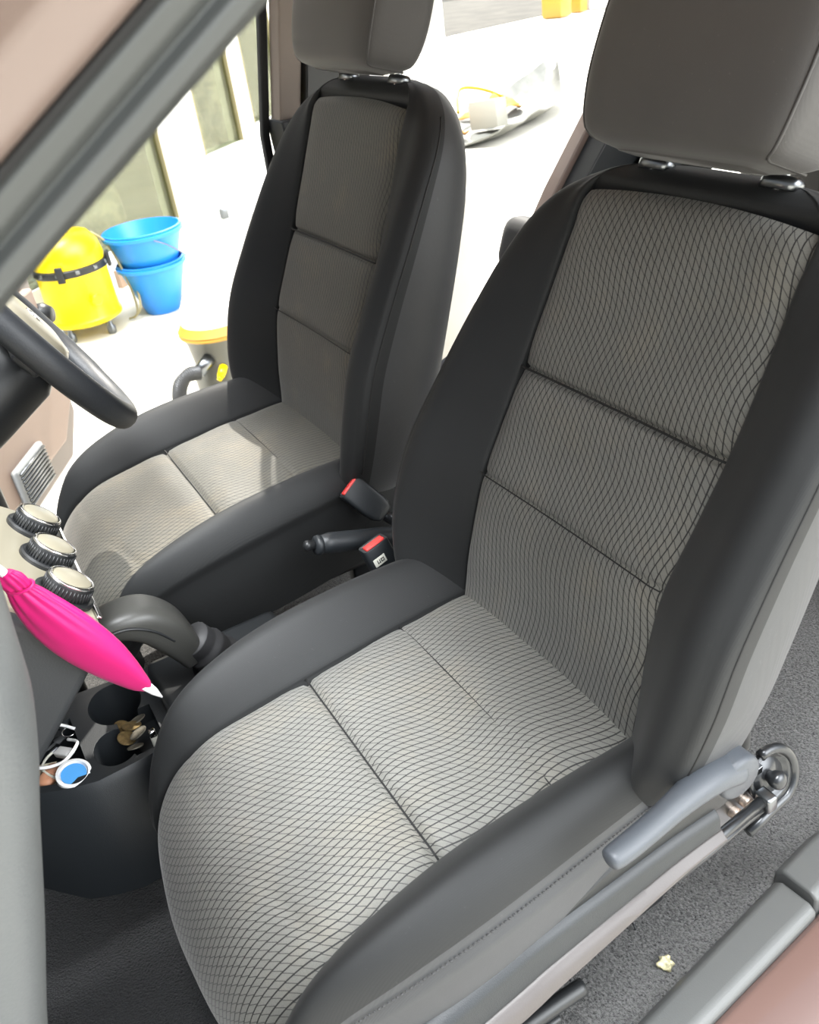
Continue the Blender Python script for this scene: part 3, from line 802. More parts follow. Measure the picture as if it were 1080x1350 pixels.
def boolean(o, cutter):
    c = cutter.obj('cutter', M['plastic_dark'], None, org=CO)
    c.location = CO
    bpy.context.view_layer.update()
    md = o.modifiers.new('cut', 'BOOLEAN'); md.object = c; md.operation = 'DIFFERENCE'; md.solver = 'EXACT'
    bpy.context.view_layer.update()
    dg = bpy.context.evaluated_depsgraph_get(); me = bpy.data.meshes.new_from_object(o.evaluated_get(dg))
    o.modifiers.clear(); o.data = me
    bpy.data.objects.remove(c, do_unlink=True)
    for p in me.polygons: p.use_smooth = True
    me.set_sharp_from_angle(angle=math.radians(35))
for c_ in cuts: boolean(co_b, c_)
bv = co_b.modifiers.new('bevel', 'BEVEL'); bv.width = .003; bv.segments = 2; bv.angle_limit = math.radians(40)

# gear selector
gs = empty('gear_selector', 'dark grey rounded gear knob on its stalk between dashboard and seats', 'gear lever', (.335, .30, -.05)); GO = gs.location
gp_ = [(g0, g1-.012, g2, g3, g4) for g0, g1, g2, g3, g4 in [(.404, .098, .020, .015, 70), (.398, .101, .027, .022, 62), (.375, .098, .031, .029, 80), (.350, .088, .032, .034, 112), (.330, .066, .031, .034, 140), (.318, .040, .028, .030, 158), (.310, .016, .024, .025, 165), (.306, .000, .020, .021, 168)]]
secs = []
for q in range(50):
    u_ = q/49*(len(gp_)-1); y_, z_, w_, h_, a_ = [interp([(i_, g[c_]) for i_, g in enumerate(gp_)], u_) for c_ in range(5)]
    a_ = math.radians(a_); ny, nz = math.cos(a_-PI/2+PI/2), math.sin(a_)
    nvec = Vector((0, -math.cos(a_-math.radians(0)), 0))
    up_ = Vector((0, -math.sin(a_-PI/2), math.cos(a_-PI/2)))
    secs.append([Vector((.334, y_, z_))+Vector((1, 0, 0))*(math.copysign(abs(math.cos(b))**.55, math.cos(b))*w_)+up_*(math.copysign(abs(math.sin(b))**.62, math.sin(b))*h_*.8) for b in [2*PI*k/40 for k in range(40)]])
MB().loft(secs).obj('gear_knob', plain('gear_knob_plastic', (.036, .036, .033), .38, grain=.2), gs, org=GO)
MB().tube(spline([(.3035, .402, .094), (.3015, .372, .092), (.3018, .345, .074), (.305, .325, .045)], 6), .0018, 8).obj('knob_seam', M['plastic_dark'], gs, org=GO)
MB().tube(spline([(.332, .300, .016), (.333, .288, -.005), (.335, .278, -.03), (.335, .27, -.06)], 6), [.026]*6+[.030]*6+[.036]*7, 20).obj('gear_boot', M['rubber'], gs, org=GO)
MB().box((.335, .265, -.062), (.15, .20, .03), bevel=.012).obj('boot_frame', M['plastic_dark'], gs, org=GO)

# tunnel cover under levers
tc = MB().loft([[(x, y, z) for x, z in [(.255, FLOOR+.0), (.262, -.145), (.28, -.128), (.372, -.128), (.39, -.145), (.397, FLOOR)]] for y in (.36, .10, -.25)])
struct(tc.obj('trim_16', M['carpet'], sharp=40, bevel=.01), 'dark carpeted tunnel between the front seats', 'tunnel')

# handbrake
hb = empty('handbrake', 'dark grey handbrake lever with push button between the seats', 'handbrake', (.333, -.12, -.09)); HO = hb.location
MB().tube([(.333, .098, .078), (.333, .08, .074), (.333, .00, .047), (.333, -.06, .020), (.333, -.13, -.030), (.333, -.16, -.09)], [.0125, .0150, .0155, .0155, .018, .02], 20).obj('lever_grip', M['plastic'], hb, org=HO)
MB().lathe([(0, 0), (.0130, 0), (.0148, .004), (.0135, .009), (.008, .011), (0, .0115)], (.333, .093, .0765), (0, .94, .30), 20).obj('grip_collar', M['plastic'], hb, org=HO)
MB().lathe([(0, 0), (.0065, 0), (.0070, .008), (.0078, .010), (.0075, .014), (.004, .017), (0, .0172)], (.333, .102, .0805), (0, .94, .30), 16).obj('push_button', M['plastic_dark'], hb, org=HO)
MB().box((.333, -.14, -.10), (.08, .16, .06), bevel=.02).obj('lever_base', M['plastic_dark'], hb, org=HO)

# seat belt buckles
def buckle(label, top, axis, side, tagged, red_up, base):
    """top: centre of the slotted end; axis: towards the stalk; side: wide direction"""
    a = Vector(axis).normalized(); w = Vector(side); w = (w-a*w.dot(a)).normalized(); n = w.cross(a).normalized()
    if n.x > 0: n = -n
    r = empty('belt_buckle', label, 'seat belt buckle', base); o = r.location; T = Vector(top)
    def bx(c, sz, mat, name, par, bev=.003):
        m = Matrix((w, n, a)).transposed().to_4x4(); 
        return MB().box(T+w*c[0]+n*c[1]+a*c[2], sz, rot=m, bevel=bev, seg=3).obj(name, M[mat], par, org=o)
    secs = []
    for z, sw, sn in ((0, .96, .92), (.003, 1, 1), (.045, 1, 1), (.060, .93, .95), (.068, .70, .85), (.070, .62, .7)):
        secs.append([T+a*z+w*(math.copysign(abs(math.cos(q))**.35, math.cos(q))*.0205*sw)+n*(math.copysign(abs(math.sin(q))**.35, math.sin(q))*.0125*sn) for q in [2*PI*k/40 for k in range(40)]])
    h = MB().loft(secs).obj('buckle_housing', M['plastic'], r, org=o, sharp=55)
    bx((0, .0035*red_up, .002), (.031, .0125, .010), 'red', 'release_button', h, .0025)
    bx((0, -.0075*red_up, .000), (.027, .0035, .002), 'plastic_dark', 'tongue_slot', h, .0005)
    bx((0, -.0045*red_up, -.0005), (.033, .0012, .003), 'steel', 'slot_plate', h, .0003)
    if tagged:
        l = bx((-.006, .0129, .022), (.019, .0008, .012), 'label', 'care_label', h, .0001)
        mk = MB(); m = Matrix((w, n, a)).transposed().to_4x4()
        for gx, gz, sx, sz in [(-.004, 0, .0012, .006), (-.002, .002, .003, .001), (-.0005, 0, .0012, .006), (.002, 0, .0012, .006), (.004, .002, .003, .0012), (.004, -.002, .003, .0012), (.0062, 0, .001, .006)]:
            mk.box(T+w*(-.006+gx)+n*.0134+a*(.022+gz), (sx, .0004, sz), rot=m)
        mk.obj('label_print', M['ink'], l, org=o, smooth=False)
    st = MB().tube([T+a*.062, T+a*.085, Vector(base)+Vector((0, 0, .01))], [.010, .0075, .008], 12).obj('stalk', M['blacksteel'], r, org=o)
    return r
buckle('grey seat belt buckle with red button, tilted, beside the far driver seat', (.405, .008, .104), (-.028, -.040, -.055), (.12, -1, .45), False, 1, (.385, -.12, -.02))
buckle('black seat belt buckle with red button and white label, beside the near seat', (.281, .038, .082), (-.012, -.018, -.075), (.10, -1, .30), True, 1, (.285, -.02, -.12))

# ------------------------------------------------------------------ steering wheel and column
sw = empty('steering_wheel', 'black steering wheel with champagne spoke inlays at the left edge', 'steering wheel', (.652, .34, .40))
t = math.radians(30); wu = Vector((0, math.sin(t), math.cos(t))); wn = Vector((0, -math.cos(t), math.sin(t))); WR = .180
wc = Vector((.652, .255, .240))+wu*(WR-.006); sw.location = wc
def wp(x, u, n): return Vector((x, 0, 0))+wu*u+wn*n
MB().tube([wp(WR*math.sin(a), -WR*math.cos(a), 0) for a in np.linspace(0, 2*PI, 73)[:-1]], [.0185 if abs(math.sin(a)) < .5 else .0195 for a in np.linspace(0, 2*PI, 73)[:-1]], 16, loop=True).obj('rim', M['dash_dark'], sw)
hubs = []
for n_, k in ((.012, 1.0), (.035, .97), (.046, .85), (.050, .6)):
    hubs.append([wp(math.copysign(abs(math.cos(q))**.6, math.cos(q))*.078*k, math.copysign(abs(math.sin(q))**.6, math.sin(q))*.066*k-.005, n_-.03) for q in [2*PI*i/40 for i in range(40)]])
pad = MB().loft(hubs).obj('airbag_pad', M['silverplastic'], sw, sharp=50)
MB().loft([[wp(x, u, n) for x, u in [(-.070, -.03), (.070, -.03), (.050, -.10), (.034, -.150), (.022, -.168), (-.022, -.168), (-.034, -.150), (-.050, -.10)]] for n in (-.030, -.008)]).obj('spoke', M['dash_dark'], sw, sharp=40, bevel=.006)
for sx in (-1, 1):
    sp = MB().loft([[wp(sx*x, u, n) for x, u in [(.050, -.060), (.060, -.045), (.036, -.125), (.026, -.158), (.020, -.155), (.024, -.12)]] for n in (-.012, .0)]).obj('spoke_inlay', M['silverplastic'], sw, sharp=40, bevel=.003)
    MB().loft([[wp(sx*x, u, n) for x, u in [(.06, .02), (.165, .028), (.165, -.012), (.06, -.03)]] for n in (-.028, -.006)]).obj('spoke', M['dash_dark'], sw, sharp=40, bevel=.006)
# emblem-like oval on the pad
MB().tube([wp(.016*math.cos(a), .011*math.sin(a)-.002, .0205) for a in np.linspace(0, 2*PI, 33)[:-1]], .0014, 6, loop=True).obj('badge_ring', M['chrome'], pad)
# column cowl
cw = []
for dn, k in ((-.02, .8), (-.05, 1.1), (-.14, 1.15), (-.24, 1.15)):
    cw.append([wc+wp(math.cos(q)*.060*k, math.sin(q)*.055*k-.03, dn) for q in [2*PI*i/24 for i in range(24)]])
cc = MB().loft(cw).obj('column_cowl', M['plastic_dark'], da, org=DO)
MB().box((.60, .50, .0), (.14, .10, .50), bevel=.03).obj('column_lower_cover', M['plastic_dark'], da, org=DO)

# ------------------------------------------------------------------ pink pouch
pk = empty('drawstring_pouch', 'bright magenta satin sleeve pouch with gathered end and white tips, hanging over the console', 'pouch', (.16, .42, .2)); PO = pk.location
A = Vector((.125, .4655, .328)); B = Vector((.155, .3865, .113))
E_ = (B-A).normalized(); 
wv = (R_-E_*R_.dot(E_)).normalized(); wv = (wv*.82+E_.cross(wv)*.0).normalized(); nv_ = E_.cross(wv)
Lp = (B-A).length
W_ = [(0, .010), (.04, .0145), (.10, .0135), (.16, .019), (.28, .0275), (.45, .034), (.62, .0335), (.78, .027), (.9, .019), (.96, .014), (1.0, .007)]
secs = []
for i in range(60):
    s_ = i/59; w = interp(W_, s_); gather = math.exp(-((s_-.10)/.10)**2)+.28*math.exp(-((s_-.3)/.14)**2); row = []
    for k in range(72):
        a = 2*PI*k/72; rr = 1+.13*gather*math.sin(14*a+3*math.sin(2*a)+s_*9)+.025*math.sin(5*a+s_*6)*(1-gather)
        row.append(A+E_*(s_*Lp)+wv*math.cos(a)*w*rr*1.0+nv_*math.sin(a)*w*.42*rr-wv*(.007*math.sin(PI*s_)))
    secs.append(row)
MB().loft(secs).obj('satin_sleeve', M['pink'], pk, org=PO)
MB().tube([A+E_*(Lp*.10)+(wv*math.cos(a)+nv_*math.sin(a)*.5)*.0145 for a in np.linspace(0, 2*PI, 25)[:-1]], .0016, 6, loop=True).obj('drawstring', M['pink'], pk, org=PO)
MB().tube([A-E_*.018, A-E_*.006, A+E_*.01], [.0030, .0042, .005], 10).obj('white_tip', M['white'], pk, org=PO)
MB().tube([B-E_*.01+wv*.004, B+E_*.008+wv*.006, B+E_*.022+wv*.007], [.006, .0045, .0012], 10).obj('white_tip', M['white'], pk, org=PO)

# ------------------------------------------------------------------ bits in the console
def disc(c, r, th, tilt, mat, name):
    m = Matrix.Rotation(tilt[0], 3, 'X') @ Matrix.Rotation(tilt[1], 3, 'Y')
    ax = m @ Vector((0, 0, 1))
    o = MB().lathe([(0, 0), (r*.97, 0), (r, th*.2), (r, th*.8), (r*.97, th), (r*.88, th), (r*.86, th*.8), (0, th*.8)], (0, 0, 0), ax, 28).obj(name, M[mat], None, sharp=40)
    o.location = c; return o
cl = [((.356, .424, ZT-.016), .0130, (.5, -.3), 'coin_a', 'brass coin lying highest of the pile, closest to the far cup holder'),
      ((.338, .412, ZT-.004), .0130, (.2, .25), 'coin_a', 'round brass coin lying flat in the middle of the coin pile'),
      ((.352, .402, ZT-.010), .0120, (-.2, .4), 'coin_b', 'dull nickel coin half hidden behind the brass coins'),
      ((.322, .424, ZT-.006), .0125, (.35, -.2), 'coin_a', 'brass coin tilted at the rim of the near cup holder'),
      ((.312, .408, ZT+.002), .0125, (-.3, .3), 'coin_b', 'grey nickel coin lying on top of the pile near the seat'),
      ((.296, .418, ZT-.004), .0110, (.1, .5), 'coin_b', 'small pale coin at the seat end of the coin pile')]
for c, r, tl, mt, lb in cl:
    tag(disc(c, r, .0018, tl, mt, 'coin'), lb, 'coin', 'coins in the console')
lg = empty('lighter', 'small pale silver lighter standing in the coin pocket', 'lighter', (.287, .392, ZT-.03))
MB().box((0, 0, .018), (.014, .010, .036), rot=(0, .3, 0), bevel=.003).obj('lighter_body', M['label'], lg)
MB().box((.006, 0, .039), (.013, .009, .010), rot=(0, .3, 0), bevel=.002).obj('metal_cap', M['chrome'], lg)
# tray contents
def cable(pts, r, mat, label, cat='cable', name='charging_cable'):
    o = MB().tube(spline(pts, 8), r, 8).obj(name, M[mat], None, org=pts[0]); o.location = pts[0]; return tag(o, label, cat)
cable([(.379, .480, ZT+.0), (.394, .503, ZT+.008), (.379, .538, ZT+.008), (.334, .543, ZT+.008), (.319, .508, ZT+.006), (.344, .483, ZT+.004), (.369, .493, ZT-.004)], .0022, 'white', 'white cable loop lying in the console tray')
cable([(.292, .488, ZT-.02), (.304, .518, ZT-.004), (.334, .533, ZT-.002), (.364, .518, ZT-.01), (.369, .498, ZT-.02)], .0018, 'label', 'cream thin cable curled under the white cable in the tray', 'cable')
us = empty('usb_plug', 'white plug with metal end lying in the tray', 'plug', (.352, .503, ZT-.008), (0, .2, .6))
MB().box((0, 0, 0), (.026, .014, .009), bevel=.002).obj('plug_housing', M['white'], us)
MB().box((.018, 0, 0), (.012, .011, .005), bevel=.0005).obj('plug_contact', M['chrome'], us)
ks = empty('keys', 'small metal keys on a ring in the tray beside the white cable', 'keys', (.386, .488, ZT-.008))
MB().tube([(.010*math.cos(a), .010*math.sin(a), .002) for a in np.linspace(0, 2*PI, 21)[:-1]], .0009, 6, loop=True).obj('key_ring', M['chrome'], ks)
for q in (0.3, 1.2, 2.0):
    m = Matrix.Rotation(q, 4, 'Z')
    k_ = MB(); k_.add([m @ Vector(p) for p in [(.010, -.005, 0), (.022, -.007, 0), (.024, .0, 0), (.022, .007, 0), (.010, .005, 0), (.010, -.005, .002), (.022, -.007, .002), (.024, 0, .002), (.022, .007, .002), (.010, .005, .002)]], [(0, 1, 2, 3, 4), (9, 8, 7, 6, 5), (0, 5, 6, 1), (1, 6, 7, 2), (2, 7, 8, 3), (3, 8, 9, 4), (4, 9, 5, 0)])
    k_.box(m @ Vector((.034, 0, .001)), (.024, .004, .0016), rot=m)
    k_.obj('key', M['steel'], ks, smooth=False)
sl = MB()
sl.loft([[(.02*k*math.cos(q), .013*k*math.sin(q)+.002*math.sin(3*q), z) for q in [2*PI*i/20 for i in range(20)]] for z, k in ((0, .7), (.003, 1), (.008, .95), (.011, .6))])
o = sl.obj('leather_fob', M['leather'], None); o.location = (.322, .528, ZT-.012); o.rotation_euler = (.15, .1, -.7); tag(o, 'tan leather key fob lying in the tray', 'key fob')
bp_ = empty('bottle_cap', 'round blue and white cap lying at the near edge of the tray', 'cap', (.296, .500, ZT-.006), (.15, -.2, 0))
MB().lathe([(0, 0), (.021, 0), (.0225, .003), (.022, .010), (.018, .011), (.017, .006), (0, .006)], seg=32).obj('cap_shell', M['white'], bp_, sharp=40)
MB().lathe([(0, .0062), (.016, .0062), (.016, .008), (0, .0085)], seg=24).obj('blue_insert', M['blue_light'], bp_, sharp=40)
mb = MB()
for k in range(5): mb.box((.330+.003*k, .530+.003*k, ZT-.026+.004*k), (.045, .030, .0006), rot=(.05*k, .1, .5+.15*k))
o = mb.obj('paper_slips', M['paper'], None, smooth=False, org=(.302, .540, ZT-.02)); o.location = (.302, .540, ZT-.02); tag(o, 'cream paper slips folded at the front of the tray', 'paper')

# pebble on the carpet
pv = []; bm = bmesh.new(); bmesh.ops.create_icosphere(bm, subdivisions=3, radius=.0085)
for v in bm.verts:
    v.co += v.co.normalized()*(.0016*math.sin(v.co.x*700)+.0014*math.sin(v.co.y*900+1)+.001*math.sin(v.co.z*1100)); v.co.z *= .7
V = [v.co.copy() for v in bm.verts]; F = [[v.index for v in f.verts] for f in bm.faces]; bm.free()
o = obj('pebble', V, F, M['stone']); o.location = (-.226, -.026, FLOOR+.004); tag(o, 'small yellowish pebble lying on the carpet beside the sill', 'pebble')
# two carpet clips
for i, (x, y) in enumerate([(-.17, .075), (-.165, -.03)]):
    o = MB().tube([(0, .012, 0), (0, .008, .003), (.004, -.010, .003), (.004, -.014, 0)], .0014, 8).obj('carpet_staple', M['plastic_dark'], None)
    o.location = (x, y, FLOOR+.004); o.rotation_euler = (0, 0, 1.2)
    tag(o, ['thin black staple in the carpet, nearest the pebble and seat front', 'thin black staple in the carpet, farther back under the rail cover'][i], 'staple', 'carpet staples')

# ------------------------------------------------------------------ outside
G = -.66
gm = MB().box((7.5, -6, G-.05), (60, 60, .1)); struct(gm.obj('ground', M['ground'], smooth=False), 'pale sunlit concrete ground outside the car', 'ground')
# darker strip far off, shade put into the ground colour
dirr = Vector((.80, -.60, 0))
def strip_pt(a, b): 
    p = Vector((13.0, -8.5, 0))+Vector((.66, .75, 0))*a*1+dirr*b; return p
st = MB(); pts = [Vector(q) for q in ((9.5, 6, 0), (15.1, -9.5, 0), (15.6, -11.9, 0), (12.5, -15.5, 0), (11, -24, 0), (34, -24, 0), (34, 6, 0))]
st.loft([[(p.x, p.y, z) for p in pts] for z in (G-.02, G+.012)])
struct(st.obj('shade_strip', M['ground_shade'], smooth=False), 'darker ground strip far behind the car, shade put into its colour', 'shade_strip')

# building front: plinth, white posts, panes
FP = Vector((4.55, -.45, G)); FD = Vector((.62, -.78, 0)).normalized(); FN = Vector((FD.y, -FD.x, 0))
if FN.x > 0: FN = -FN
def fp(u, z, n=0): return FP+FD*u+FN*n+Vector((0, 0, z))
def fbox(u0, u1, z0, z1, n0, n1, mb=None):
    mb = mb or MB(); return mb.loft([[fp(u0, z0, n), fp(u1, z0, n), fp(u1, z1, n), fp(u0, z1, n)] for n in (n0, n1)])
mb = MB()
fbox(-2.5, 3.4, 0, .20, -.12, 0, mb); fbox(.74, 1.17, .2, 2.6, -.12, 0, mb); fbox(1.17, 1.66, .2, .47, -.12, -.001, mb); fbox(1.66, 1.84, .2, 2.6, -.12, 0, mb); fbox(1.84, 2.3, .2, .54, -.12, -.001, mb)
fbox(2.3, 3.4, .2, 2.6, -.12, 0, mb); fbox(-2.5, 3.4, 2.6, 3.0, -.12, 0, mb); fbox(-2.5, -2.3, .2, 2.6, -.12, 0, mb)
struct(mb.obj('wall_right', M['wallwhite'], smooth=False), 'white building front with posts beside the car', 'wall')
for i, (a, b, z0) in enumerate([(-2.3, .74, .20), (1.17, 1.66, .47), (1.84, 2.3, .54)]):
    wn_ = fbox(a, b, z0, 2.6, -.03, -.018).obj('window_%d' % (i+1), M['glass'], None, smooth=False)
    struct(wn_, ['wide dusty glass pane of the building behind the blue buckets', 'narrow glass pane between the white posts', 'farthest narrow glass pane by the centre pillar'][i], 'window')
    fr = MB(); fbox(a, a+.012, z0, 2.6, -.03, .004, fr); fbox(b-.012, b, z0, 2.6, -.03, .004, fr)
    fr.obj('window_frame', M['cable'], wn_, smooth=False)
# room behind the glass with things piled on its floor
shop = plain('shop_interior', (.16, .15, .10), .8, var=.3, var_scale=2)
for nm, a_, lb_, ct_ in [('wall_back', (-2.6, 3.6, 0, 3.0, -2.6, -2.5), 'dim back wall of the room behind the glass', 'wall'), ('floor_1', (-2.6, 3.6, -.02, .10, -2.5, -.12), 'raised floor of the room behind the glass', 'floor'),
                     ('wall_inner_left', (-2.7, -2.6, 0, 3.0, -2.6, -.12), 'side wall of the room behind the glass, towards the car front', 'wall'), ('wall_inner_right', (3.5, 3.6, 0, 3.0, -2.5, -.12), 'side wall of the room behind the glass, towards the car rear', 'wall'), ('ceiling_1', (-2.6, 3.6, 2.95, 3.05, -2.6, -.12), 'ceiling of the room behind the glass', 'ceiling')]:
    struct(fbox(*a_).obj(nm, shop, smooth=False), lb_, ct_)
def sack(u, z, n, sx, sz, lb, mt='clutter', sd=0):
    rnd = random.Random(sd); V = []; bm = bmesh.new(); bmesh.ops.create_icosphere(bm, subdivisions=4, radius=1)
    for v in bm.verts:
        c = v.co; k = 1+.10*math.sin(c.x*4+sd)+.08*math.sin(c.y*6+sd*2)+.07*math.sin(c.z*7+sd*3)+.04*math.sin(c.x*13+c.z*11)
        c = Vector((math.copysign(abs(c.x)**.7, c.x), math.copysign(abs(c.y)**.7, c.y), math.copysign(abs(c.z)**.7, c.z)))*k
        v.co = Vector((c.x*sx, c.y*sx*.6, c.z*sz+sz*.95))
    V = [v.co.copy() for v in bm.verts]; F = [[v.index for v in f.verts] for f in bm.faces]; bm.free()
    o = obj('sack', V, F, M[mt]); o.location = fp(u, z, n); o.rotation_euler = (0, 0, math.atan2(FD.y, FD.x)); tag(o, lb, 'sack', 'sacks behind the glass'); return o
sack(.56, .10, -.50, .22, .26, 'olive patterned sack behind the wide glass pane, nearest the blue bucket', sd=1)
sack(-.45, .10, -.70, .30, .24, 'olive sack behind the wide glass pane, above the yellow vacuum cleaner', sd=2)
sack(1.50, .10, -.42, .24, .44, 'tall speckled olive sack behind the narrow pane between posts', sd=3)
sack(2.12, .10, -.40, .22, .50, 'olive sack behind the farthest pane by the centre pillar', sd=5)

def bucket(c, r0, r1, h, mat, label, name='bucket', group=None, th=.006, handle=True):
    r = empty(name, label, 'bucket', c, group=group)
    MB().lathe([(0, .004), (r0, 0), (r0+.004, .004), (r1, h-.03), (r1+.012, h-.028), (r1+.014, h-.012), (r1+.004, h-.010), (r1+.006, h), (r1-.002, h+.002), (r1-th, h-.01), (r0-th+.004, .012), (0, .010)], seg=48).obj('bucket_body', M[mat], r, sharp=40)
    if handle:
        MB().tube(spline([(r1*math.cos(a)*1.06, r1*1.0*math.sin(a)*.98-.0, h-.03-.9*r1*abs(math.sin(a))**1.3*.9) for a in np.linspace(PI, 2*PI, 13)], 4), .0035, 8).obj('wire_handle', M['steel'], r)
    return r
bucket((3.95, -.555, G), .085, .165, .265, 'blue', 'lower of the two stacked blue buckets on the ground', group='stacked blue buckets', handle=False)
bucket((3.95, -.555, G+.155), .105, .190, .27, 'blue', 'upper blue bucket with wide rim, stacked in the other', group='stacked blue buckets')
b3 = fp(-.02, .10, -.45)
bucket(tuple(b3), .13, .19, .38, 'blue_light', 'tall grey-blue bucket standing behind the glass pane', 'tub')
# wooden board at the wall foot
o = fbox(.02, .40, .0, .10, .002, .03).obj('skirting_board', M['wood'], None, smooth=False); tag(o, 'short brown board leaning at the foot of the white wall', 'board')

# yellow drum vacuum cleaner
yv = empty('vacuum_cleaner', 'yellow drum vacuum cleaner with black band, on the ground beyond the driver door', 'vacuum cleaner', (3.92, -.165, G), (0, 0, 0))
MB().lathe([(0, .07), (.155, .07), (.178, .085), (.180, .10), (.172, .112), (.168, .30), (.172, .325), (0, .325)], seg=56).obj('drum', M['yellow'], yv, sharp=40)
MB().lathe([(0, .322), (.176, .322), (.180, .330), (.178, .352), (.170, .358), (0, .358)], seg=56).obj('black_band', M['plastic_dark'], yv, sharp=40)
MB().lathe([(0, .356), (.168, .356), (.172, .38), (.160, .44), (.125, .49), (.06, .515), (0, .52)], seg=56).obj('motor_head', M['yellow'], yv, sharp=40)
for a in np.linspace(0, 2*PI, 13)[:-1]: MB().box((.179*math.cos(a), .179*math.sin(a), .342), (.012, .020, .016), rot=(0, 0, a), bevel=.003).obj('band_slot', M['steel'], yv)
for a in (.6, 2.2, 3.8, 5.4):
    MB().lathe([(0, 0), (.018, 0), (.022, .01), (.022, .035), (.012, .05), (.012, .08), (0, .08)], (.135*math.cos(a), .135*math.sin(a), 0), (0, 0, 1), 18).obj('caster', M['steel'], yv, sharp=40)
MB().lathe([(0, 0), (.026, 0), (.028, .03), (.022, .035), (0, .034)], (-.165, -.04, .20), (-1, -.25, 0), 20).obj('hose_inlet', M['yellow'], yv, sharp=40)
for z in (.35,):
    for a in (2.7, 4.4): MB().box((.185*math.cos(a), .185*math.sin(a), .345), (.016, .035, .075), rot=(0, 0, a), bevel=.005).obj('clip', M['plastic_dark'], yv)
MB().tube(spline([(.03, -.150, .46), (.0, -.20, .40), (-.02, -.235, .25), (.0, -.255, .10), (-.02, -.24, .03), (.0, -.20, .012)], 8), .006, 8).tube(spline([(.05, -.150, .46), (.02, -.215, .38), (.0, -.27, .22), (-.05, -.265, .08), (-.02, -.22, .015)], 8), .006, 8).obj('power_cord', M['cable'], yv)

# grey drum vacuum with amber lid and hose
gv = empty('vacuum_cleaner', 'grey drum vacuum cleaner with amber lid and ribbed dark hose, close to the driver seat', 'vacuum cleaner', (2.66, -.455, G))
MB().lathe([(0, .03), (.105, .03), (.125, .045), (.128, .10), (.118, .125), (.112, .145), (.124, .235), (.138, .262), (0, .262)], seg=56).obj('tank', M['greytank'], gv, sharp=40)
MB().lathe([(0, .262), (.143, .262), (.146, .268), (.143, .275), (.146, .281), (.142, .287), (.128, .310), (0, .312)], seg=56).obj('lid', M['gold'], gv, sharp=40)
MB().lathe([(0, .31), (.125, .31), (.120, .36), (.095, .41), (.04, .43), (0, .432)], seg=48).obj('motor_head', M['wallwhite'], gv, sharp=50)
MB().tube([(-.085, .075, .190), (-.100, .105, .178), (-.112, .135, .160)], [.027, .025, .024], 24).obj('hose_connector', M['steel'], gv)
hp = spline([(-.112, .135, .160), (-.116, .178, .166), (-.115, .215, .140), (-.108, .232, .09), (-.10, .232, .045), (-.12, .24, .030), (-.22, .28, .029), (-.45, .34, .029)], 34)
MB().tube(hp, [.0250+(.0035 if i % 4 < 2 else -.0015) for i in range(len(hp))], 18).obj('ribbed_hose', M['hose'], gv)
MB().tube([(-.105, .035, .150), (-.125, .050, .140), (-.140, .066, .128)], [.017, .0165, .014], 16).tube([(-.140, .066, .128), (-.148, .075, .122)], [.010, .010], 12).obj('yellow_valve', M['yellow'], gv)
for a in (2.4, 3.6, 5, .6):
    MB().lathe([(0, 0), (.014, 0), (.016, .02), (.010, .035), (0, .035)], (.105*math.cos(a), .105*math.sin(a), 0), (0, 0, 1), 14).obj('caster', M['plastic_dark'], gv, sharp=40)

# small latch on the white wall
o = MB().box(tuple(fp(1.20, .10, .02)), (.05, .05, .07), bevel=.01).obj('wall_tap', M['steel'], None); tag(o, 'small grey metal fitting low on the white wall next to the driver seat', 'fitting')

# pile lying on the ground behind: grey panel, box, orange cloth, yellow hoop
gp0 = Vector((6.2, -4.35, G))
da_ = Vector((.87, -1.57, 0)).normalized(); db_ = Vector((.84, .54, 0)).normalized()
secs = []
for i in range(14):
    a = -.75+2.1*i/13; lift = .03+.26*max(0, (a-.55)/.8)**2; w = .42*(1-.85*max(0, (a-.4)/.95)**1.5)
    row = []
    for k in range(9):
        b = -1+2*k/8; row.append(gp0+da_*a+db_*(b*w+.12)+Vector((0, 0, lift+.10*abs(b)**3+.02*math.sin(i*1.7+k))))
    secs.append(row+[q-Vector((0, 0, .012)) for q in reversed(row)])
o = MB().loft(secs).obj('bumper_cover', M['greycard'], None, sharp=50, org=gp0); o.location = gp0; tag(o, 'grey curved panel lying on the ground behind the driver seat', 'panel')
def gq(a, b, z): return gp0+da_*a+db_*b+Vector((0, 0, z))
o = MB().box((0, 0, .11), (.26, .20, .22), rot=(.1, .1, .5), bevel=.008).obj('cardboard_box', plain('grey_card', (.26, .25, .21), .7), None, smooth=True, sharp=40); o.location = gq(-.25, .02, .07); tag(o, 'pale open box standing on the grey panel', 'box')
def cloth(name, a, b, sx, sy, hh, lb, mt, sd):
    V = []; F = []; n = 26
    for i in range(n):
        for j in range(n):
            x = -1+2*i/(n-1); y = -1+2*j/(n-1); r = math.hypot(x, y); V.append((x*sx*(1-.1*math.sin(3*y+sd)), y*sy*(1-.1*math.cos(4*x+sd)), hh*(max(0, 1-r*.8))**.8+.03*math.sin(7*x+sd)*math.cos(6*y+sd)+.03))
    for i in range(n-1):
        for j in range(n-1): F.append((i*n+j, i*n+j+1, (i+1)*n+j+1, (i+1)*n+j))
    o = obj(name, V, F, M[mt]); md = o.modifiers.new('thickness', 'SOLIDIFY'); md.thickness = .006; o.location = gq(a, b, .06); o.rotation_euler = (0, 0, -1.05); return tag(o, lb, 'cloth')
cloth('cloth', .35, .28, .32, .16, .14, 'orange cloth heaped on the grey panel under the yellow hoop', 'orange', 1)
cloth('cloth', -.75, .28, .30, .2, .20, 'orange cloth bundle behind the pale box', 'orange', 4)
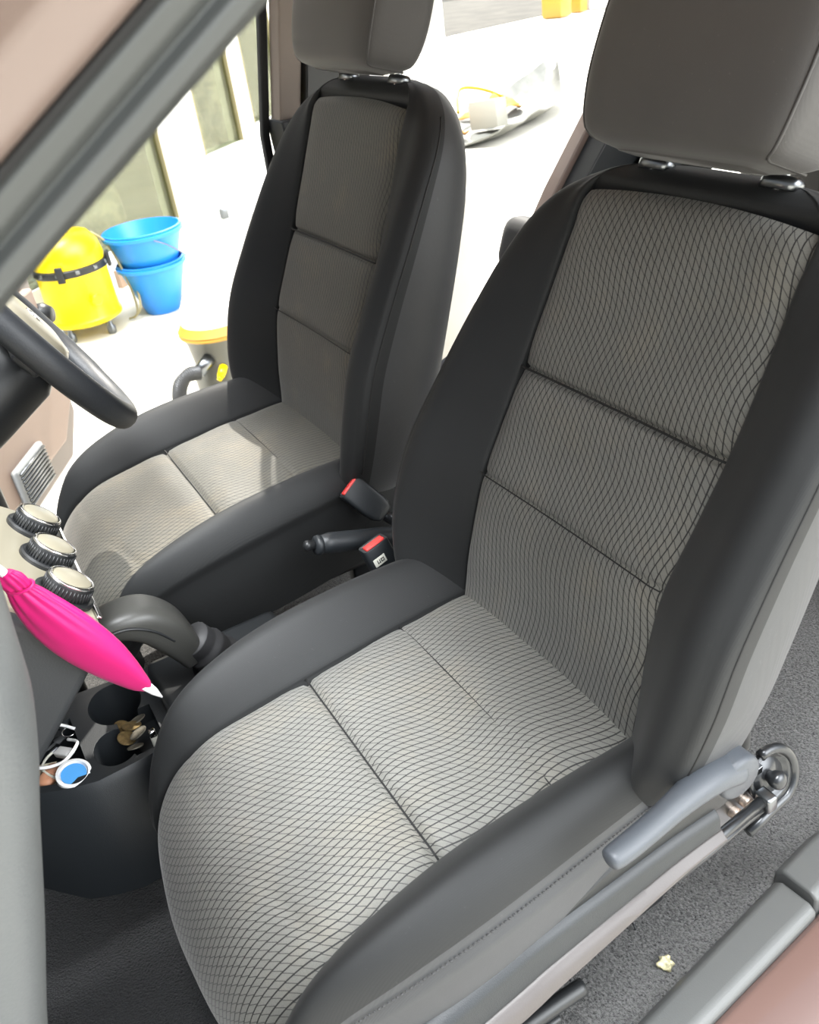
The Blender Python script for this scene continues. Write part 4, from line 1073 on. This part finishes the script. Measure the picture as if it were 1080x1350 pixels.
o = MB().tube(spline([tuple(Vector(gq(-.25, .30, .20))-gp0), tuple(Vector(gq(.05, .42, .34))-gp0), tuple(Vector(gq(.45, .36, .26))-gp0), tuple(Vector(gq(.75, .20, .08))-gp0)], 10), .014, 10).obj('hoop', plain('ochre_plastic', (.36, .24, .01), .4), None); o.location = gp0; tag(o, 'thin yellow hoop arching over the orange cloth', 'hoop')
# foam blocks far away
def crate(px, py, sx, sy, sz, rz, mt, lb):
    r = empty('crate', lb, 'crate', (px, py, G+.012), (0, 0, rz), group='crates on the far ground')
    MB().box((0, 0, sz/2), (sx, sy, sz), bevel=.03).obj('crate_body', M[mt], r, sharp=40)
    MB().box((0, 0, sz+.02), (sx*.9, sy*.9, .05), bevel=.015).obj('crate_lid', M['paper'], r, sharp=40)
crate(14.7, -11.65, .42, .42, .40, .4, 'gold', 'amber crate on the far ground, left of the pair')
crate(14.9, -12.35, .25, .30, .50, .4, 'gold', 'narrow amber crate on the far ground beside the white box')
crate(14.7, -12.85, .5, .4, .7, .4, 'white', 'white box on the far ground at the right of the amber crates')
# windscreen side mirror/structure: neighbouring white wall far behind so the horizon closes
struct(MB().box((28, -10, 1.2), (.3, 60, 4.0)).obj('wall_far', M['wallwhite'], smooth=False), 'pale wall closing the yard far away', 'wall')

# ------------------------------------------------------------------ light
w = bpy.data.worlds.new('sky'); SC.world = w; w.use_nodes = True; nt = w.node_tree
bg = nt.nodes['Background']
sky = nt.nodes.new('ShaderNodeTexSky'); sky.sky_type = 'NISHITA'; sky.sun_disc = False
sky.sun_elevation = math.radians(52); sky.sun_rotation = math.radians(110); sky.air_density = 1.2; sky.dust_density = 4
hs = nt.nodes.new('ShaderNodeHueSaturation'); hs.inputs['Saturation'].default_value = .45
nt.links.new(sky.outputs[0], hs.inputs['Color'])
# two made-up bright lobes added to the sky to light seat, dash and sill
tc = nt.nodes.new('ShaderNodeTexCoord'); nv = nt.nodes.new('ShaderNodeVectorMath'); nv.operation = 'NORMALIZE'; nt.links.new(tc.outputs['Generated'], nv.inputs[0])
dp = nt.nodes.new('ShaderNodeVectorMath'); dp.operation = 'DOT_PRODUCT'; nt.links.new(nv.outputs[0], dp.inputs[0]); dp.inputs[1].default_value = Vector(LOBE).normalized()
pw = math_node(nt, 'POWER', math_node(nt, 'MAXIMUM', dp.outputs['Value'], 0.0), LOBEP)
dp2 = nt.nodes.new('ShaderNodeVectorMath'); dp2.operation = 'DOT_PRODUCT'; nt.links.new(nv.outputs[0], dp2.inputs[0]); dp2.inputs[1].default_value = Vector(LOBE2).normalized()
pw2 = math_node(nt, 'POWER', math_node(nt, 'MAXIMUM', dp2.outputs['Value'], 0.0), LOBE2P)
ml = math_node(nt, 'ADD', math_node(nt, 'MULTIPLY', pw, LOBES), math_node(nt, 'MULTIPLY', pw2, LOBE2S))
cm = nt.nodes.new('ShaderNodeCombineColor'); 
for k_, c_ in enumerate((.97, 1.0, 1.02)): nt.links.new(math_node(nt, 'MULTIPLY', ml, c_), cm.inputs[k_])
b2 = nt.nodes.new('ShaderNodeBackground'); nt.links.new(cm.outputs[0], b2.inputs[0]); b2.inputs[1].default_value = 1
ad = nt.nodes.new('ShaderNodeAddShader'); nt.links.new(hs.outputs[0], bg.inputs[0]); bg.inputs[1].default_value = SKY
nt.links.new(bg.outputs[0], ad.inputs[0]); nt.links.new(b2.outputs[0], ad.inputs[1]); nt.links.new(ad.outputs[0], nt.nodes['World Output'].inputs[0])
sl_ = bpy.data.lights.new('sun', 'SUN'); sl_.energy = SUN; sl_.angle = math.radians(.6); sl_.color = (1, .95, .86)
so = bpy.data.objects.new('sun', sl_); COL.objects.link(so)
sd = Vector(SUNDIR).normalized(); so.rotation_euler = sd.to_track_quat('Z', 'Y').to_euler()
vs = SC.view_settings; vs.view_transform = 'Standard'; vs.look = 'None'; vs.gamma = 1; vs.use_curve_mapping = False; vs.exposure = EXPO
SC.cycles.max_bounces = 8
